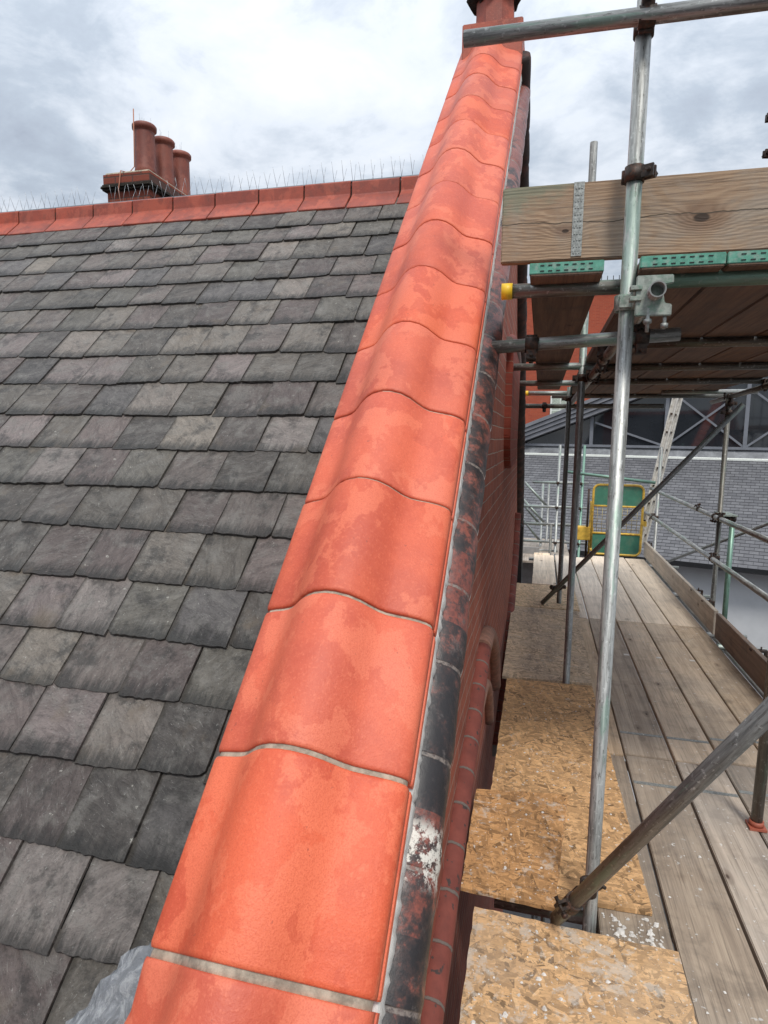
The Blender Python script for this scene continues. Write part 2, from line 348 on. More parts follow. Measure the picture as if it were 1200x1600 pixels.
def m_brick(name, c1, c2, mort, uvmode=False, w=.225, h=.075, mo=.009, bump=.6, dirt=.3, rough=.85, axes=(1, 2)):
    g = G(name, rough)
    if uvmode: v = g.uv()
    else:
        s = g.sep(g.coord(False)); cb = g.n('CombineXYZ'); g.put(cb.inputs[0], s[axes[0]]); g.put(cb.inputs[1], s[axes[1]]); v = cb.outputs[0]
    wob = g.n('TexNoise'); g.put(wob.inputs[0], v); wob.inputs['Scale'].default_value = 7.
    ws = g.n('VectorMath', operation='SCALE'); g.put(ws.inputs[0], wob.outputs[1]); ws.inputs[3].default_value = .011
    va = g.n('VectorMath', operation='ADD'); g.put(va.inputs[0], v); g.put(va.inputs[1], ws.outputs[0])
    b = g.n('TexBrick'); g.put(b.inputs[0], va.outputs[0]); b.inputs['Scale'].default_value = 1.0
    b.inputs['Brick Width'].default_value = w; b.inputs['Row Height'].default_value = h; b.inputs['Mortar Size'].default_value = mo * .5
    b.inputs['Mortar Smooth'].default_value = .3; b.inputs['Bias'].default_value = -.1
    for k, cc in (('Color1', c1), ('Color2', c2), ('Mortar', mort)): b.inputs[k].default_value = (*cc, 1)
    n1 = g.noise(v, 3, 7, .7); n2 = g.noise(v, 60, 4, .6)
    col = g.mix(g.math('MULTIPLY', g.step(n1, .42, .72), dirt), b.outputs[0], tuple(x * .3 for x in c1))
    col = g.mix(g.math('MULTIPLY', n2, .35), col, tuple(x * .5 for x in c1))
    hh = g.math('ADD', g.math('MULTIPLY', b.outputs[1], -1.5), g.math('MULTIPLY', n2, .5))
    g.bump(hh, bump, .008)
    return g.done(col)
M['brick'] = m_brick('red_brickwork', (.33, .080, .040), (.22, .050, .027), (.36, .29, .24), mo=.007)
M['brick_x'] = m_brick('chimney_brickwork', (.30, .070, .036), (.20, .046, .027), (.085, .05, .04), mo=.016, axes=(0, 2))
M['brick_far'] = m_brick('distant_brickwork', (.44, .085, .038), (.35, .062, .03), (.36, .16, .10), axes=(0, 2), bump=.2, dirt=.15)
M['brick_dark'] = m_brick('corbel_brickwork', (.24, .040, .02), (.19, .03, .016), (.22, .13, .09), mo=.006)
M['slate_far'] = m_brick('distant_slates', (.185, .185, .195), (.115, .115, .125), (.022, .022, .025), uvmode=True, w=.20, h=.125, mo=.013, bump=.06, dirt=.5)

def m_torus():
    g = G('sooted_roll_brick', .5); u, v, _ = g.sep(g.uv()); c = g.coord(False)
    big = g.noise(c, 15, 10, .72); fine = g.noise(c, 90, 5, .7)
    wn_ = g.n('TexWhiteNoise', noise_dimensions='1D'); g.put(wn_.inputs['W'], g.math('FLOOR', g.math('ADD', g.math('DIVIDE', v, .23), .5)))
    per = wn_.outputs['Value']
    red = g.mix(g.step(fine, .35, .7), (.24, .066, .045), (.12, .040, .031))
    red = g.mix(g.math('MULTIPLY', per, .6), red, (.30, .105, .075))
    # soot thins out towards the apex, and differs from brick to brick
    thr = g.math('ADD', g.math('ADD', big, g.math('MULTIPLY', g.math('SUBTRACT', fine, .5), .22)), g.math('ADD', g.math('MULTIPLY', v, -.055), g.math('MULTIPLY', g.math('SUBTRACT', per, .5), .16)))
    col = g.mix(g.step(thr, .32, .47), red, (.050, .032, .029)); col = g.mix(g.math('MULTIPLY', g.step(thr, .45, .56), .9), col, (.020, .018, .019))
    gl = g.step(g.noise(g.map(c, loc=(4, 1, 7)), 20, 8, .74), .56, .66)
    col = g.mix(g.math('MULTIPLY', gl, .5), col, (.15, .125, .115))
    # joints every 0.23 m
    fr = g.math('ABSOLUTE', g.math('SUBTRACT', g.math('FRACT', g.math('ADD', g.math('DIVIDE', v, .23), g.math('MULTIPLY', g.math('SUBTRACT', fine, .5), .03))), .5))
    j = g.step(fr, .474, .486)
    col = g.mix(g.math('MULTIPLY', j, g.step(fine, .35, .6)), col, (.22, .18, .155))
    # lime run-off from the new bedding: along the coping side, one big splash lower down
    edge = g.math('ADD', u, g.math('MULTIPLY', g.math('SUBTRACT', g.noise(c, 34, 8, .78), .5), .26))
    li = g.math('SUBTRACT', 1.0, g.step(edge, .250, .268))
    col = g.mix(g.math('MULTIPLY', li, .9), col, (.66, .63, .60))
    d = g.math('ABSOLUTE', g.math('SUBTRACT', v, .262))
    spl = g.math('MULTIPLY', g.math('SUBTRACT', 1.0, g.step(d, .035, .075)), g.step(g.noise(c, 26, 10, .78), .47, .53))
    col = g.mix(g.math('MULTIPLY', spl, .92), col, (.72, .68, .60))
    g.bump(g.math('ADD', g.math('MULTIPLY', big, 1.5), g.math('MULTIPLY', j, -2.0)), .4, .005)
    return g.done(col, g.math('ADD', g.math('MULTIPLY', big, .5), .15))
M['torus'] = m_torus()
def m_label():
    g = G('label_brick', .8); u, v, _ = g.sep(g.uv()); c = g.coord(False)
    fine = g.noise(c, 60, 5, .65); big = g.noise(c, 9, 6, .65)
    col = g.mix(g.step(big, .3, .7), (.12, .028, .020), (.20, .048, .033))
    col = g.mix(g.step(g.noise(c, 34, 2, .5), .64, .70), col, (.045, .03, .027))
    fr = g.math('ABSOLUTE', g.math('SUBTRACT', g.math('FRACT', g.math('ADD', g.math('DIVIDE', v, .155), g.math('MULTIPLY', g.math('SUBTRACT', fine, .5), .06))), .5))
    j = g.step(fr, .455, .48)
    col = g.mix(j, col, (.13, .105, .09))
    col = g.mix(g.math('MULTIPLY', g.math('SUBTRACT', 1.0, g.step(g.math('ADD', u, g.math('MULTIPLY', fine, .06)), .27, .31)), .6), col, (.25, .22, .20))
    g.bump(g.math('ADD', g.math('MULTIPLY', j, -2.5), big), .5, .005)
    return g.done(col)
M['label'] = m_label()
def m_glass():
    g = G('dark_glazing', .04); c = g.coord()
    g.b.inputs['Specular IOR Level'].default_value = .9
    n = g.noise(c, 1.3, 3, .5)
    g.bump(n, .02, .02)
    return g.done(g.mix(n, (.012, .014, .018), (.03, .034, .04)))
M['glass'] = m_glass()
def m_plastic():
    g = G('clear_polythene', .22); c = g.coord()
    g.b.inputs['Transmission Weight'].default_value = .45; g.b.inputs['IOR'].default_value = 1.25
    n = g.noise(g.map(c, (14, 5, 9)), 2.2, 8, .74, 1.6)
    g.bump(n, .9, .02)
    return g.done(g.mix(g.step(n, .42, .68), (.42, .44, .47), (.86, .88, .90)))
M['plastic'] = m_plastic()

# ------------------------------------------------------------------ mesh helpers
ORG = {}
class MB:
    def __init__(s): s.v = []; s.f = []; s.sm = []; s.uv = []; s.col = []
    def add(s, vs, fs, smooth=False, uvs=None, col=None):
        o = len(s.v); s.v += [Vector(x) for x in vs]
        for i, f in enumerate(fs):
            s.f.append([o + k for k in f]); s.sm.append(smooth if isinstance(smooth, bool) else smooth[i])
            s.uv.append(uvs[i] if uvs else None); s.col.append(col)
        return s
    def box(s, a, b, M4=None):
        (x0, y0, z0), (x1, y1, z1) = a, b
        vs = [Vector(p) for p in ((x0, y0, z0), (x1, y0, z0), (x1, y1, z0), (x0, y1, z0), (x0, y0, z1), (x1, y0, z1), (x1, y1, z1), (x0, y1, z1))]
        if M4: vs = [M4 @ v for v in vs]
        return s.add(vs, [(3, 2, 1, 0), (4, 5, 6, 7), (0, 1, 5, 4), (1, 2, 6, 5), (2, 3, 7, 6), (3, 0, 4, 7)])
    def tube(s, p, q, r, n=20, rin=0.0, r2=None):
        p, q = Vector(p), Vector(q); d = (q - p); L = d.length; d.normalize()
        a = d.orthogonal().normalized() if abs(d.z) > .99 else d.cross(Vector((0, 0, 1))).normalized(); b = d.cross(a)
        r2 = r if r2 is None else r2
        vs = []; fs = []; sm = []; uv = []
        rings = [(p, r), (q, r2)]
        for c, rr in rings:
            for i in range(n):
                t = 2 * PI * i / n; vs.append(c + a * (rr * math.cos(t)) + b * (rr * math.sin(t)))
        for i in range(n):
            j = (i + 1) % n; fs.append((i, j, n + j, n + i)); sm.append(True)
            uv.append(((i / n * .15, 0), ((i + 1) / n * .15, 0), ((i + 1) / n * .15, L), (i / n * .15, L)))
        if rin:
            o = len(vs)
            for c in (p, q):
                for i in range(n):
                    t = 2 * PI * i / n; vs.append(c + a * (rin * math.cos(t)) + b * (rin * math.sin(t)))
            for i in range(n):
                j = (i + 1) % n
                fs.append((o + i, o + n + i, o + n + j, o + j)); sm.append(True); uv.append(((0, 0), (0, L), (.01, L), (.01, 0)))
                fs.append((i, o + i, o + j, j)); sm.append(False); uv.append(((0, 0),) * 4)
                fs.append((n + i, n + j, o + n + j, o + n + i)); sm.append(False); uv.append(((0, 0),) * 4)
        else:
            fs.append(tuple(range(n - 1, -1, -1))); sm.append(False); uv.append(((0, 0),) * n)
            fs.append(tuple(range(n, 2 * n))); sm.append(False); uv.append(((0, 0),) * n)
        return s.add(vs, fs, sm, uv)
    def sweep(s, pts, rf, n=16, up=(1, 0, 0), cap=True):
        pts = [Vector(p) for p in pts]; up = Vector(up); vs = []; acc = 0; vv = []
        for i, p in enumerate(pts):
            d = (pts[min(i + 1, len(pts) - 1)] - pts[max(i - 1, 0)]).normalized()
            b = d.cross(up).normalized(); a = b.cross(d).normalized()
            if i: acc += (p - pts[i - 1]).length
            vv.append(acc); r = rf(acc) if callable(rf) else rf
            for k in range(n):
                t = 2 * PI * k / n; vs.append(p + a * (r * math.cos(t)) + b * (r * math.sin(t)))
        fs = []; uv = []
        for i in range(len(pts) - 1):
            for k in range(n):
                j = (k + 1) % n; fs.append((i * n + k, i * n + j, (i + 1) * n + j, (i + 1) * n + k))
                uv.append(((k / n, vv[i]), ((k + 1) / n, vv[i]), ((k + 1) / n, vv[i + 1]), (k / n, vv[i + 1])))
        sm = [True] * len(fs)
        if cap:
            fs += [tuple(range(n - 1, -1, -1)), tuple(range((len(pts) - 1) * n, len(pts) * n))]; sm += [False, False]; uv += [((0, 0),) * n] * 2
        return s.add(vs, fs, sm, uv)
    def prism(s, poly, d, cap_uv=False):
        n = len(poly); d = Vector(d); vs = [Vector(p) for p in poly] + [Vector(p) + d for p in poly]
        fs = [tuple(range(n - 1, -1, -1)), tuple(range(n, 2 * n))] + [(i, (i + 1) % n, n + (i + 1) % n, n + i) for i in range(n)]
        return s.add(vs, fs)
    def build(s, name, mat, parent=None, org=None, bevel=0, segs=2):
        o = org if org is not None else (ORG[parent] if parent else Vector((0, 0, 0)))
        o = Vector(o)
        me = bpy.data.meshes.new(name); me.from_pydata([v - o for v in s.v], [], s.f)
        if any(u for u in s.uv):
            L = me.uv_layers.new(name='UVMap')
            for p, u in zip(me.polygons, s.uv):
                if u:
                    for k, li in enumerate(p.loop_indices): L.data[li].uv = u[k]
        if any(c for c in s.col):
            A = me.color_attributes.new('tint', 'FLOAT_COLOR', 'CORNER')
            for p, c in zip(me.polygons, s.col):
                for li in p.loop_indices: A.data[li].color = c or (.1, .1, .1, .5)
        for p, sm in zip(me.polygons, s.sm): p.use_smooth = sm
        bm = bmesh.new(); bm.from_mesh(me)
        bmesh.ops.recalc_face_normals(bm, faces=bm.faces)
        if bevel: bmesh.ops.bevel(bm, geom=list(bm.edges), offset=bevel, segments=segs, affect='EDGES', clamp_overlap=True)
        bm.to_mesh(me); bm.free()
        me.materials.append(M[mat] if isinstance(mat, str) else mat)
        ob = bpy.data.objects.new(name, me); C.objects.link(ob)
        if parent: ob.parent = parent; ORG[ob] = ORG[parent]
        else: ob.location = o; ORG[ob] = o
        return ob
def thing(name, label, cat, loc=(0, 0, 0), group=None):
    o = bpy.data.objects.new(name, None); C.objects.link(o); o.location = loc; ORG[o] = Vector(loc); o.empty_display_size = .1
    return tag(o, label, cat, group)
def tag(o, label, cat, group=None):
    o['label'] = label; o['category'] = cat
    if group: o['group'] = group
    return o
def cen(p, q): return (Vector(p) + Vector(q)) / 2

# slope frame of the gable: s along the coping, n square to it
TH = 0.764537; Dv = Vector((0, math.cos(TH), math.sin(TH))); Nv = Vector((0, -math.sin(TH), math.cos(TH)))
B0 = Vector((0, .867, .834)); TL = .35048; XL, XR = -.6438, -.2238; S_AP = 5.15
AP = B0 + Dv * S_AP                      # top of the slope
Dv2 = Vector((0, math.cos(TH), -math.sin(TH))); Nv2 = Vector((0, math.sin(TH), math.cos(TH)))
def sl(x, s, n): return Vector((x, 0, 0)) + B0 + Dv * s + Nv * n
def sl2(x, s, n): return Vector((x, 0, 0)) + AP + Dv2 * s + Nv2 * n      # the far slope, s from the apex down
NR = -.42                                # slate plane below the coping

# ------------------------------------------------------------------ ground
gm = MB(); gm.add([(-400, -400, -8), (400, -400, -8), (400, 400, -8), (-400, 400, -8)], [(0, 1, 2, 3)])
go = gm.build('ground', 'asphalt'); go['kind'] = 'structure'

# ------------------------------------------------------------------ the gabled house
house = thing('brick_house', 'red brick house with grey slate roof and steep gable under a bright orange coping', 'house', (-2.5, 3, -8))
WX = -.25
def wallpoly(x):
    t = -.18
    p1 = sl(x, -1.2, t); k = sl(x, S_AP, t); p3 = sl2(x, 5.9, t)
    kz = AP + Nv * t; top = Vector((x, AP.y, (AP.z + t / math.cos(TH))))
    return [Vector((x, -1.2, -8)), Vector((x, p3.y, -8)), p3, top, p1, Vector((x, -1.2, p1.z))]
mb = MB(); mb.prism(wallpoly(-.62), (WX + .62, 0, 0)); mb.build('gable_wall', 'brick', house)
# body of the house behind the gable
bx = MB(); bx.box((-9, -1.0, -8), (-.62, 8.5, -.9)); bx.build('house_wall', 'brick_x', house)

# coping profile: (u 0..1 across, height)
PRO = [(0, -.006), (.012, .002), (.06, .011), (.12, .019), (.165, .028), (.20, .041), (.235, .059), (.27, .078), (.31, .095), (.36, .109), (.43, .118), (.50, .117), (.57, .107), (.63, .089), (.675, .069), (.715, .052), (.755, .041), (.81, .034), (.87, .028), (.93, .020), (.972, .010), (.993, .001), (1.0, -.010)]
DROP_R = [(1.0, -.030), (.988, -.034), (.988, -.038), (1.004, -.042), (1.004, -.062), (.96, -.066)]
DROP_L = [(.04, -.052), (0, -.05)]
def ring(frame, s, shrink, xl=XL, xr=XR, dn=0.0):
    pts = []
    for u, h in PRO + DROP_R + DROP_L:
        x = xl + (xr - xl) * u
        pts.append(frame(x + (shrink if u < .5 else -shrink) * .6, s, h - shrink + dn))
    return pts
def coping_tile(frame, s0, s1, dn=0.0, parent=house, name='coping_tile', mat='coping'):
    m = MB(); st = [(s0, .004), (s0 + .003, .0015), (s0 + .009, 0), (s1 - .009, 0), (s1 - .003, .0015), (s1, .004)]
    k = len(PRO) + len(DROP_R) + len(DROP_L); vs = []
    for s, sh in st: vs += ring(frame, s, sh, dn=dn)
    fs = []; sm = []
    for i in range(len(st) - 1):
        for j in range(k):
            jj = (j + 1) % k; fs.append((i * k + j, i * k + jj, (i + 1) * k + jj, (i + 1) * k + j)); sm.append(j < len(PRO) + 1)
    fs += [tuple(range(k - 1, -1, -1)), tuple(range((len(st) - 1) * k, len(st) * k))]; sm += [False, False]
    m.add(vs, fs, sm); return m.build(name, mat, parent)
for i in range(0, 15):
    gap = .0125 if i < 1 else .009 if i < 2 else .007 if i < 4 else .0055
    s0, s1 = i * TL + gap / 2, min((i + 1) * TL - gap / 2, S_AP)
    coping_tile(sl, s0, s1, random.uniform(-.002, .002))
for i in range(14):
    coping_tile(sl2, i * TL + .02, (i + 1) * TL - .006, random.uniform(-.002, .002))
# mortar bed showing in the joints, set a little below the tile faces
for fr, a, b in ((sl, -.05, S_AP), (sl2, .02, 4.9)):
    m = MB(); k = len(PRO); vs = []
    for s in (a, b):
        vs += [fr(XL + (XR - XL) * u + (.004 if u < .5 else -.004), s, h - .0085) for u, h in PRO] + [fr(XR - .012, s, -.05), fr(XL + .012, s, -.05)]
    k += 2
    m.add(vs, [(j, (j + 1) % k, k + (j + 1) % k, k + j) for j in range(k)] + [tuple(range(k)), tuple(range(k, 2 * k))], [True] * (k) + [False] * 2)
    m.build('mortar_bed', 'mortar', house)
# bottom kneeler tile: same roll, its roof side splays out
m = MB(); vs = []; st = [(-.75, 0), (-.45, 0), (-.2, 0), (-.11, 0), (-.085, 0), (-.02, 0), (-.011, .001), (-.008, .004)]
k = len(PRO) + len(DROP_R) + len(DROP_L)
for s, sh in st:
    xl = XL - max(0, (-.085 - s)) * .52
    rg = []
    fl_ = max(0, min(1, (-.06 - s) / .06))
    for u, h in PRO + DROP_R + DROP_L:
        hh = h
        if u < .3: hh = h - .035 * fl_ * (1 - u / .3)
        x = xl + (XR - xl) * u; rg.append(sl(x, s, hh - sh))
    vs += rg
fs = [(i * k + j, i * k + (j + 1) % k, (i + 1) * k + (j + 1) % k, (i + 1) * k + j) for i in range(len(st) - 1) for j in range(k)]
fs += [tuple(range(k - 1, -1, -1)), tuple(range((len(st) - 1) * k, len(st) * k))]
m.add(vs, fs, [((f % k) < len(PRO)) for f in range(len(fs) - 2)] + [False, False]); m.build('coping_tile', 'coping', house)

# parapet inner face cover down to the roof
# roll moulding of sooted brick under the coping
TX, TN, TR = -.252, -.235, .082
def rollr(v):
    f = abs((v / .23) % 1 - .5)
    return TR - (.004 if f > .47 else 0) + .0015 * math.sin(v * 23)
m = MB(); m.sweep([sl(TX, -.6 + i * .023, TN) for i in range(int((S_AP + .45) / .023))], lambda v: rollr(v - .6 + 2.3), 20, up=(1, 0, 0))
ro = m.build('roll_moulding', 'torus', house)
# shift v so that it reads as s
for l in ro.data.uv_layers[0].data: l.uv = (l.uv[0], l.uv[1] - .6)
m = MB(); m.sweep([sl2(TX, .0 + i * .023, TN) for i in range(int(5.6 / .023))], lambda v: rollr(v), 20, up=(1, 0, 0))
m.build('roll_moulding', 'soot', house)
m = MB()
pf = []
for i in range(520):
    s = -.6 + i * .011; pf.append((s, random.uniform(-.0035, .0035)))
vs = []
for s, j in pf: vs += [sl(XR - .03, s, -.05), sl(XR - .004 + j * .4, s, -.066), sl(XR - .001 + j, s, -.13 + j), sl(XR - .03, s, -.19)]
m.add(vs, [(i * 4 + a, i * 4 + a + 1, i * 4 + a + 5, i * 4 + a + 4) for i in range(len(pf) - 1) for a in range(3)], True)
m.build('lime_fillet', 'lime', house)
# brick label mouldings over the gable windows
def spline(pts, n=10):
    out = []; P = [Vector(p) for p in pts]; P = [P[0] * 2 - P[1]] + P + [P[-1] * 2 - P[-2]]
    for i in range(1, len(P) - 2):
        for k in range(n):
            t = k / n; a, b, c, d = P[i - 1], P[i], P[i + 1], P[i + 2]
            out.append(.5 * ((2 * b) + (c - a) * t + (2 * a - 5 * b + 4 * c - d) * t * t + (3 * b - a - 3 * c + d) * t ** 3))
    return out + [P[-2]]
lx = -.236
m = MB(); m.sweep(spline([(lx, .95, -.02), (lx, 1.35, .10), (lx, 1.63, .19), (lx, 1.97, .34), (lx, 2.25, .45), (lx, 2.52, .55), (lx, 2.96, .72)]), .044, 16, up=(1, 0, 0)); m.build('label_moulding', 'label', house)
m = MB(); m.sweep(spline([(lx, 2.965, .722), (lx, 3.2, .72), (lx, 3.5, .60), (lx, 3.8, .40), (lx, 4.05, .1)]), .046, 16, up=(1, 0, 0)); m.build('label_stop', 'stone', house)
m = MB(); m.sweep(spline([(lx, 2.7, .5), (lx, 3.1, .48), (lx, 3.4, .32), (lx, 3.62, .05)]), .034, 12, up=(1, 0, 0)); m.build('label_stop', 'stone', house)
m = MB(); m.sweep(spline([(lx, 4.4, -.55), (lx, 5.2, -.42), (lx, 5.63, -.22), (lx, 6.46, .10), (lx, 6.95, .40), (lx, 7.15, .70), (lx, 7.2, .9)]), .05, 14, up=(1, 0, 0)); m.build('label_moulding', 'label', house)
# raised panel with rounded foot
pp = [(4.35, 2.40), (5.75, 2.40)] + [(5.75 - .32 * (1 - math.cos(a)), 1.85 - .32 * math.sin(a)) for a in [PI / 2 * i / 6 for i in range(7)]] + [(4.35 + .32 * (1 - math.cos(a)), 1.85 - .32 * math.sin(a)) for a in [PI / 2 * i / 6 for i in range(6, -1, -1)]]
m = MB(); m.prism([(WX - .01, y, z) for y, z in pp], (.055, 0, 0)); m.build('corbel_panel', 'brick_dark', house, bevel=.008)
m = MB(); m.sweep(spline([(lx, 4.25, 2.38), (lx, 4.7, 2.46), (lx, 5.4, 2.46), (lx, 5.85, 2.38)]), .04, 12); m.build('label_moulding', 'label', house)
# dark kneeler block at the far foot of the gable
kq = sl2(-.2, 5.2, -.15)
m = MB(); m.box((WX - .02, kq.y - .35, kq.z - 1.0), (-.17, kq.y + .25, kq.z - .02)); m.build('kneeler_block', 'rubber', house, bevel=.02)
# finial on the apex
f0 = Vector((-.42, AP.y - .02, AP.z - .02))
m = MB()
def octring(r, z): return [Vector((f0.x + r * math.cos(PI / 8 + i * PI / 4), f0.y + r * math.sin(PI / 8 + i * PI / 4), f0.z + z)) for i in range(8)]
def lathe8(mb_, prof, n=8, c=f0, sm=False):
    vs = []
    for r, z in prof: vs += [Vector((c.x + r * math.cos(PI / n + i * 2 * PI / n), c.y + r * math.sin(PI / n + i * 2 * PI / n), c.z + z)) for i in range(n)]
    fs = [(a * n + i, a * n + (i + 1) % n, (a + 1) * n + (i + 1) % n, (a + 1) * n + i) for a in range(len(prof) - 1) for i in range(n)]
    fs += [tuple(range(n - 1, -1, -1)), tuple(range((len(prof) - 1) * n, len(prof) * n))]
    mb_.add(vs, fs, [sm] * (len(fs) - 2) + [False, False]); return mb_
m.box((f0.x - .195, f0.y - .19, f0.z - .3), (f0.x + .195, f0.y + .19, f0.z + .055)); fin = m.build('apex_finial', 'finial', house, bevel=.006)
m = MB(); lathe8(m, [(.135, .05), (.130, .3), (.12, .6)]); m.build('finial_shaft', 'finial', fin)
m = MB(); lathe8(m, [(.13, .255), (.160, .262), (.180, .29), (.185, .35), (.165, .41), (.12, .42)], 20, sm=True)
for i, v in enumerate(m.v): m.v[i] = v + Vector((random.uniform(-.018, .018), random.uniform(-.018, .018), random.uniform(-.018, .018)))
m.build('mossy_collar', 'moss', fin)

# slate roof ---------------------------------------------------------
COURSES = [-1.42, -1.22, -1.02, -.83, -.64, -.45, -.25, -.054, .16, .375, .584, .778, .988, 1.216, 1.427, 1.644, 1.862, 2.09, 2.31, 2.55, 2.78, 2.99, 3.20, 3.42, 3.60]
RID = sl(0, 3.84, NR)                     # bottom edge of the ridge tiles
m = MB()
HM = (1.03, .955, .945)
hues = [(.142, .128, .112), (.170, .156, .134), (.190, .178, .150), (.165, .134, .125), (.182, .15, .138), (.128, .125, .122), (.205, .19, .160), (.112, .103, .094), (.186, .162, .145), (.150, .146, .122)]
rs = random.Random(11)
offs = 0.0
for ci, s in enumerate(COURSES):
    nxt = COURSES[ci + 1] if ci + 1 < len(COURSES) else s + .24
    x = -.60 + (.11 if ci % 2 else 0.0) + rs.uniform(-.02, .02) + .03
    cx = []
    while x > -7.2:
        w = rs.choice((.205, .212, .22, .226, .235)) + rs.uniform(-.014, .014)
        cx.append((x - w, x)); x -= w
    for xa, xb in cx:
        gap = rs.uniform(.002, .005); a, b = xa + gap, xb - gap * .3
        tint = rs.choice(hues); k = rs.uniform(.62, 1.2)
        if rs.random() < .16: tint = rs.choice([(.30, .272, .235), (.32, .295, .27), (.29, .25, .235), (.31, .285, .235)]); k = rs.uniform(.8, 1.05)
        c = (tint[0] * k * HM[0], tint[1] * k * HM[1], tint[2] * k * HM[2], rs.random())
        L = (nxt - s) + .05; th = rs.uniform(.006, .012); lift = .012 + rs.uniform(0, .005); dz = rs.uniform(-.013, .013) if rs.random() < .22 else rs.uniform(-.002, .002)
        nb_ = 16; tilt = rs.uniform(-.003, .003); sk = rs.uniform(-.010, .010)
        top = []; bot = []; 
        chipL, chipR = (rs.uniform(.008, .022) if rs.random() < .35 else rs.uniform(0, .003)), (rs.uniform(.006, .016) if rs.random() < .25 else rs.uniform(0, .003))
        for i in range(nb_ + 1):
            t = i / nb_; xx = a + (b - a) * t
            j = rs.uniform(-.0028, .0028) + dz + sk * (t - .5)
            if i == 0: j += chipL
            if i == nb_: j += chipR
            if i == 1: j += chipL * .12
            if i == nb_ - 1: j += chipR * .12
            top.append((xx, s + j, lift + th + tilt * (t - .5))); bot.append((xx, s + j + rs.uniform(-.003, .001), lift + tilt * (t - .5)))
        # ragged side edges: a few points up each side
        sideR = [(b + rs.uniform(-.002, .001), s + dz + L * q, lift + th - .011 * q) for q in (.3, .6, 1.0)]
        sideL = [(a + rs.uniform(-.001, .002), s + dz + L * q, lift + th - .011 * q) for q in (1.0, .6, .3)]
        loop = top + sideR + sideL
        n = len(loop)
        vs = [sl(px_, ps, NR + pn) for px_, ps, pn in loop]
        lo = bot + [(p, q_, r - th) for p, q_, r in sideR] + [(p, q_, r - th) for p, q_, r in sideL]
        vs += [sl(px_, ps, NR + pn) for px_, ps, pn in lo]
        uvl = [(p - a, q_ - s) for p, q_, r in loop]
        fs = [tuple(range(n))] + [(i, n + i, n + (i + 1) % n, (i + 1) % n) for i in range(n)]
        uvs = [tuple(uvl)] + [(uvl[i], uvl[i], uvl[(i + 1) % n], uvl[(i + 1) % n]) for i in range(n)]
        m.add(vs, fs, False, uvs, c)
roof = m.build('slate_roof', 'slate', house)
m = MB(); m.add([sl(-.60, -1.6, NR - .004), sl(-.60, 3.95, NR - .004), sl(-7.4, 3.95, NR - .004), sl(-7.4, -1.6, NR - .004)], [(0, 1, 2, 3)]); m.build('roof_underlay', 'dark_roof', roof)
ry = RID.y + .07
m = MB(); m.add([(-.6, ry, RID.z + .06), (-7.4, ry, RID.z + .06), (-7.4, ry + 4.6, RID.z - 4.4), (-.6, ry + 4.6, RID.z - 4.4)], [(0, 1, 2, 3)]); m.build('rear_roof', 'dark_roof', house)
# ridge tiles
RT = .323
for i in range(20):
    x1 = -.61 - i * RT; x0 = x1 - RT + .010
    y0, z0 = RID.y, RID.z
    pr = [(y0 - .042, z0 - .026), (y0 - .052, z0 - .013), (y0 + .058, z0 + .092), (y0 + .066, z0 + .104), (y0 + .068, z0 + 0.182), (y0 + .078, z0 + 0.190), (y0 + .112, z0 + 0.190), (y0 + .122, z0 + 0.182), (y0 + .124, z0 + .104), (y0 + .21, z0 + .016), (y0 + .2, z0 + .0), (y0 + .095, z0 + .06)]
    jz = random.uniform(-.003, .003)
    m = MB(); m.prism([(x0, y, z + jz) for y, z in pr], (RT - .010, 0, 0)); m.build('ridge_tile', 'ridge', house, bevel=.003, segs=1)
m = MB(); m.box((-7.2, RID.y - .02, RID.z - .012), (-.6, RID.y + .06, RID.z + .004)); m.box((-7.2, RID.y + .075, RID.z + .02), (-.6, RID.y + .115, RID.z + .155)); m.build('ridge_mortar', 'moss', house)
# bird spikes
m = MB(); rz = RID.z + .19
m.box((-7.2, RID.y + .08, rz - .002), (-.7, RID.y + .11, rz + .004))
x = -.72
while x > -7.1:
    if not (-3.05 > x > -3.2):
        for a in (-.3, .3):
            aa = a + random.uniform(-.12, .12); l = random.uniform(.105, .13); t = random.uniform(-.05, .05)
            p = Vector((x + random.uniform(-.01, .01), RID.y + .095, rz)); m.tube(p, p + Vector((math.sin(t) * l + .02 * a, math.sin(aa) * l, math.cos(aa) * l)), .0011, 5)
    x -= .066
m.build('bird_spike_strip', 'wire', house)
# plaster haunch where ridge meets parapet is hidden; chimney stack behind the ridge
cx0, cx1, cy0, cy1 = -5.03, -4.42, 6.5, 8.1
m = MB(); m.box((cx0 + .03, cy0 + .03, 1.2), (cx1 - .03, cy1 - .03, 4.53)); m.box((cx0, cy0, 4.585), (cx1, cy1, 4.70))
chim = m.build('chimney', 'brick_x', house)
m = MB(); m.box((cx0 - .035, cy0 - .035, 4.525), (cx1 + .035, cy1 + .035, 4.59)); m.build('oversail_band', 'moss', chim, bevel=.025)
m = MB(); m.box((cx0 + .015, cy0 + .015, 4.70), (cx1 - .015, cy1 - .015, 4.725)); m.build('mortar_cap', 'mortar', chim, bevel=.008)
for i in range(3):
    c = Vector((-4.64, 6.75 + .37 * i, 4.72)); m = MB()
    lathe8(m, [(.135, 0), (.118, .10), (.112, .5), (.113, .52), (.136, .535), (.138, .575), (.125, .59), (.095, .59), (.095, .4)], 28, c, True); m.build('chimney_pot', 'pot', chim)
    m = MB()
    m.tube(c + Vector((0, 0, .585)), c + Vector((0, 0, .592)), .11, 20, rin=.10)
    for k in range(5): p = c + Vector((random.uniform(-.1, .1), random.uniform(-.1, .1), .585)); m.tube(p, p + Vector((random.uniform(-.03, .03), 0, .11)), .0014, 5)
    m.build('bird_spikes', 'wire', chim)
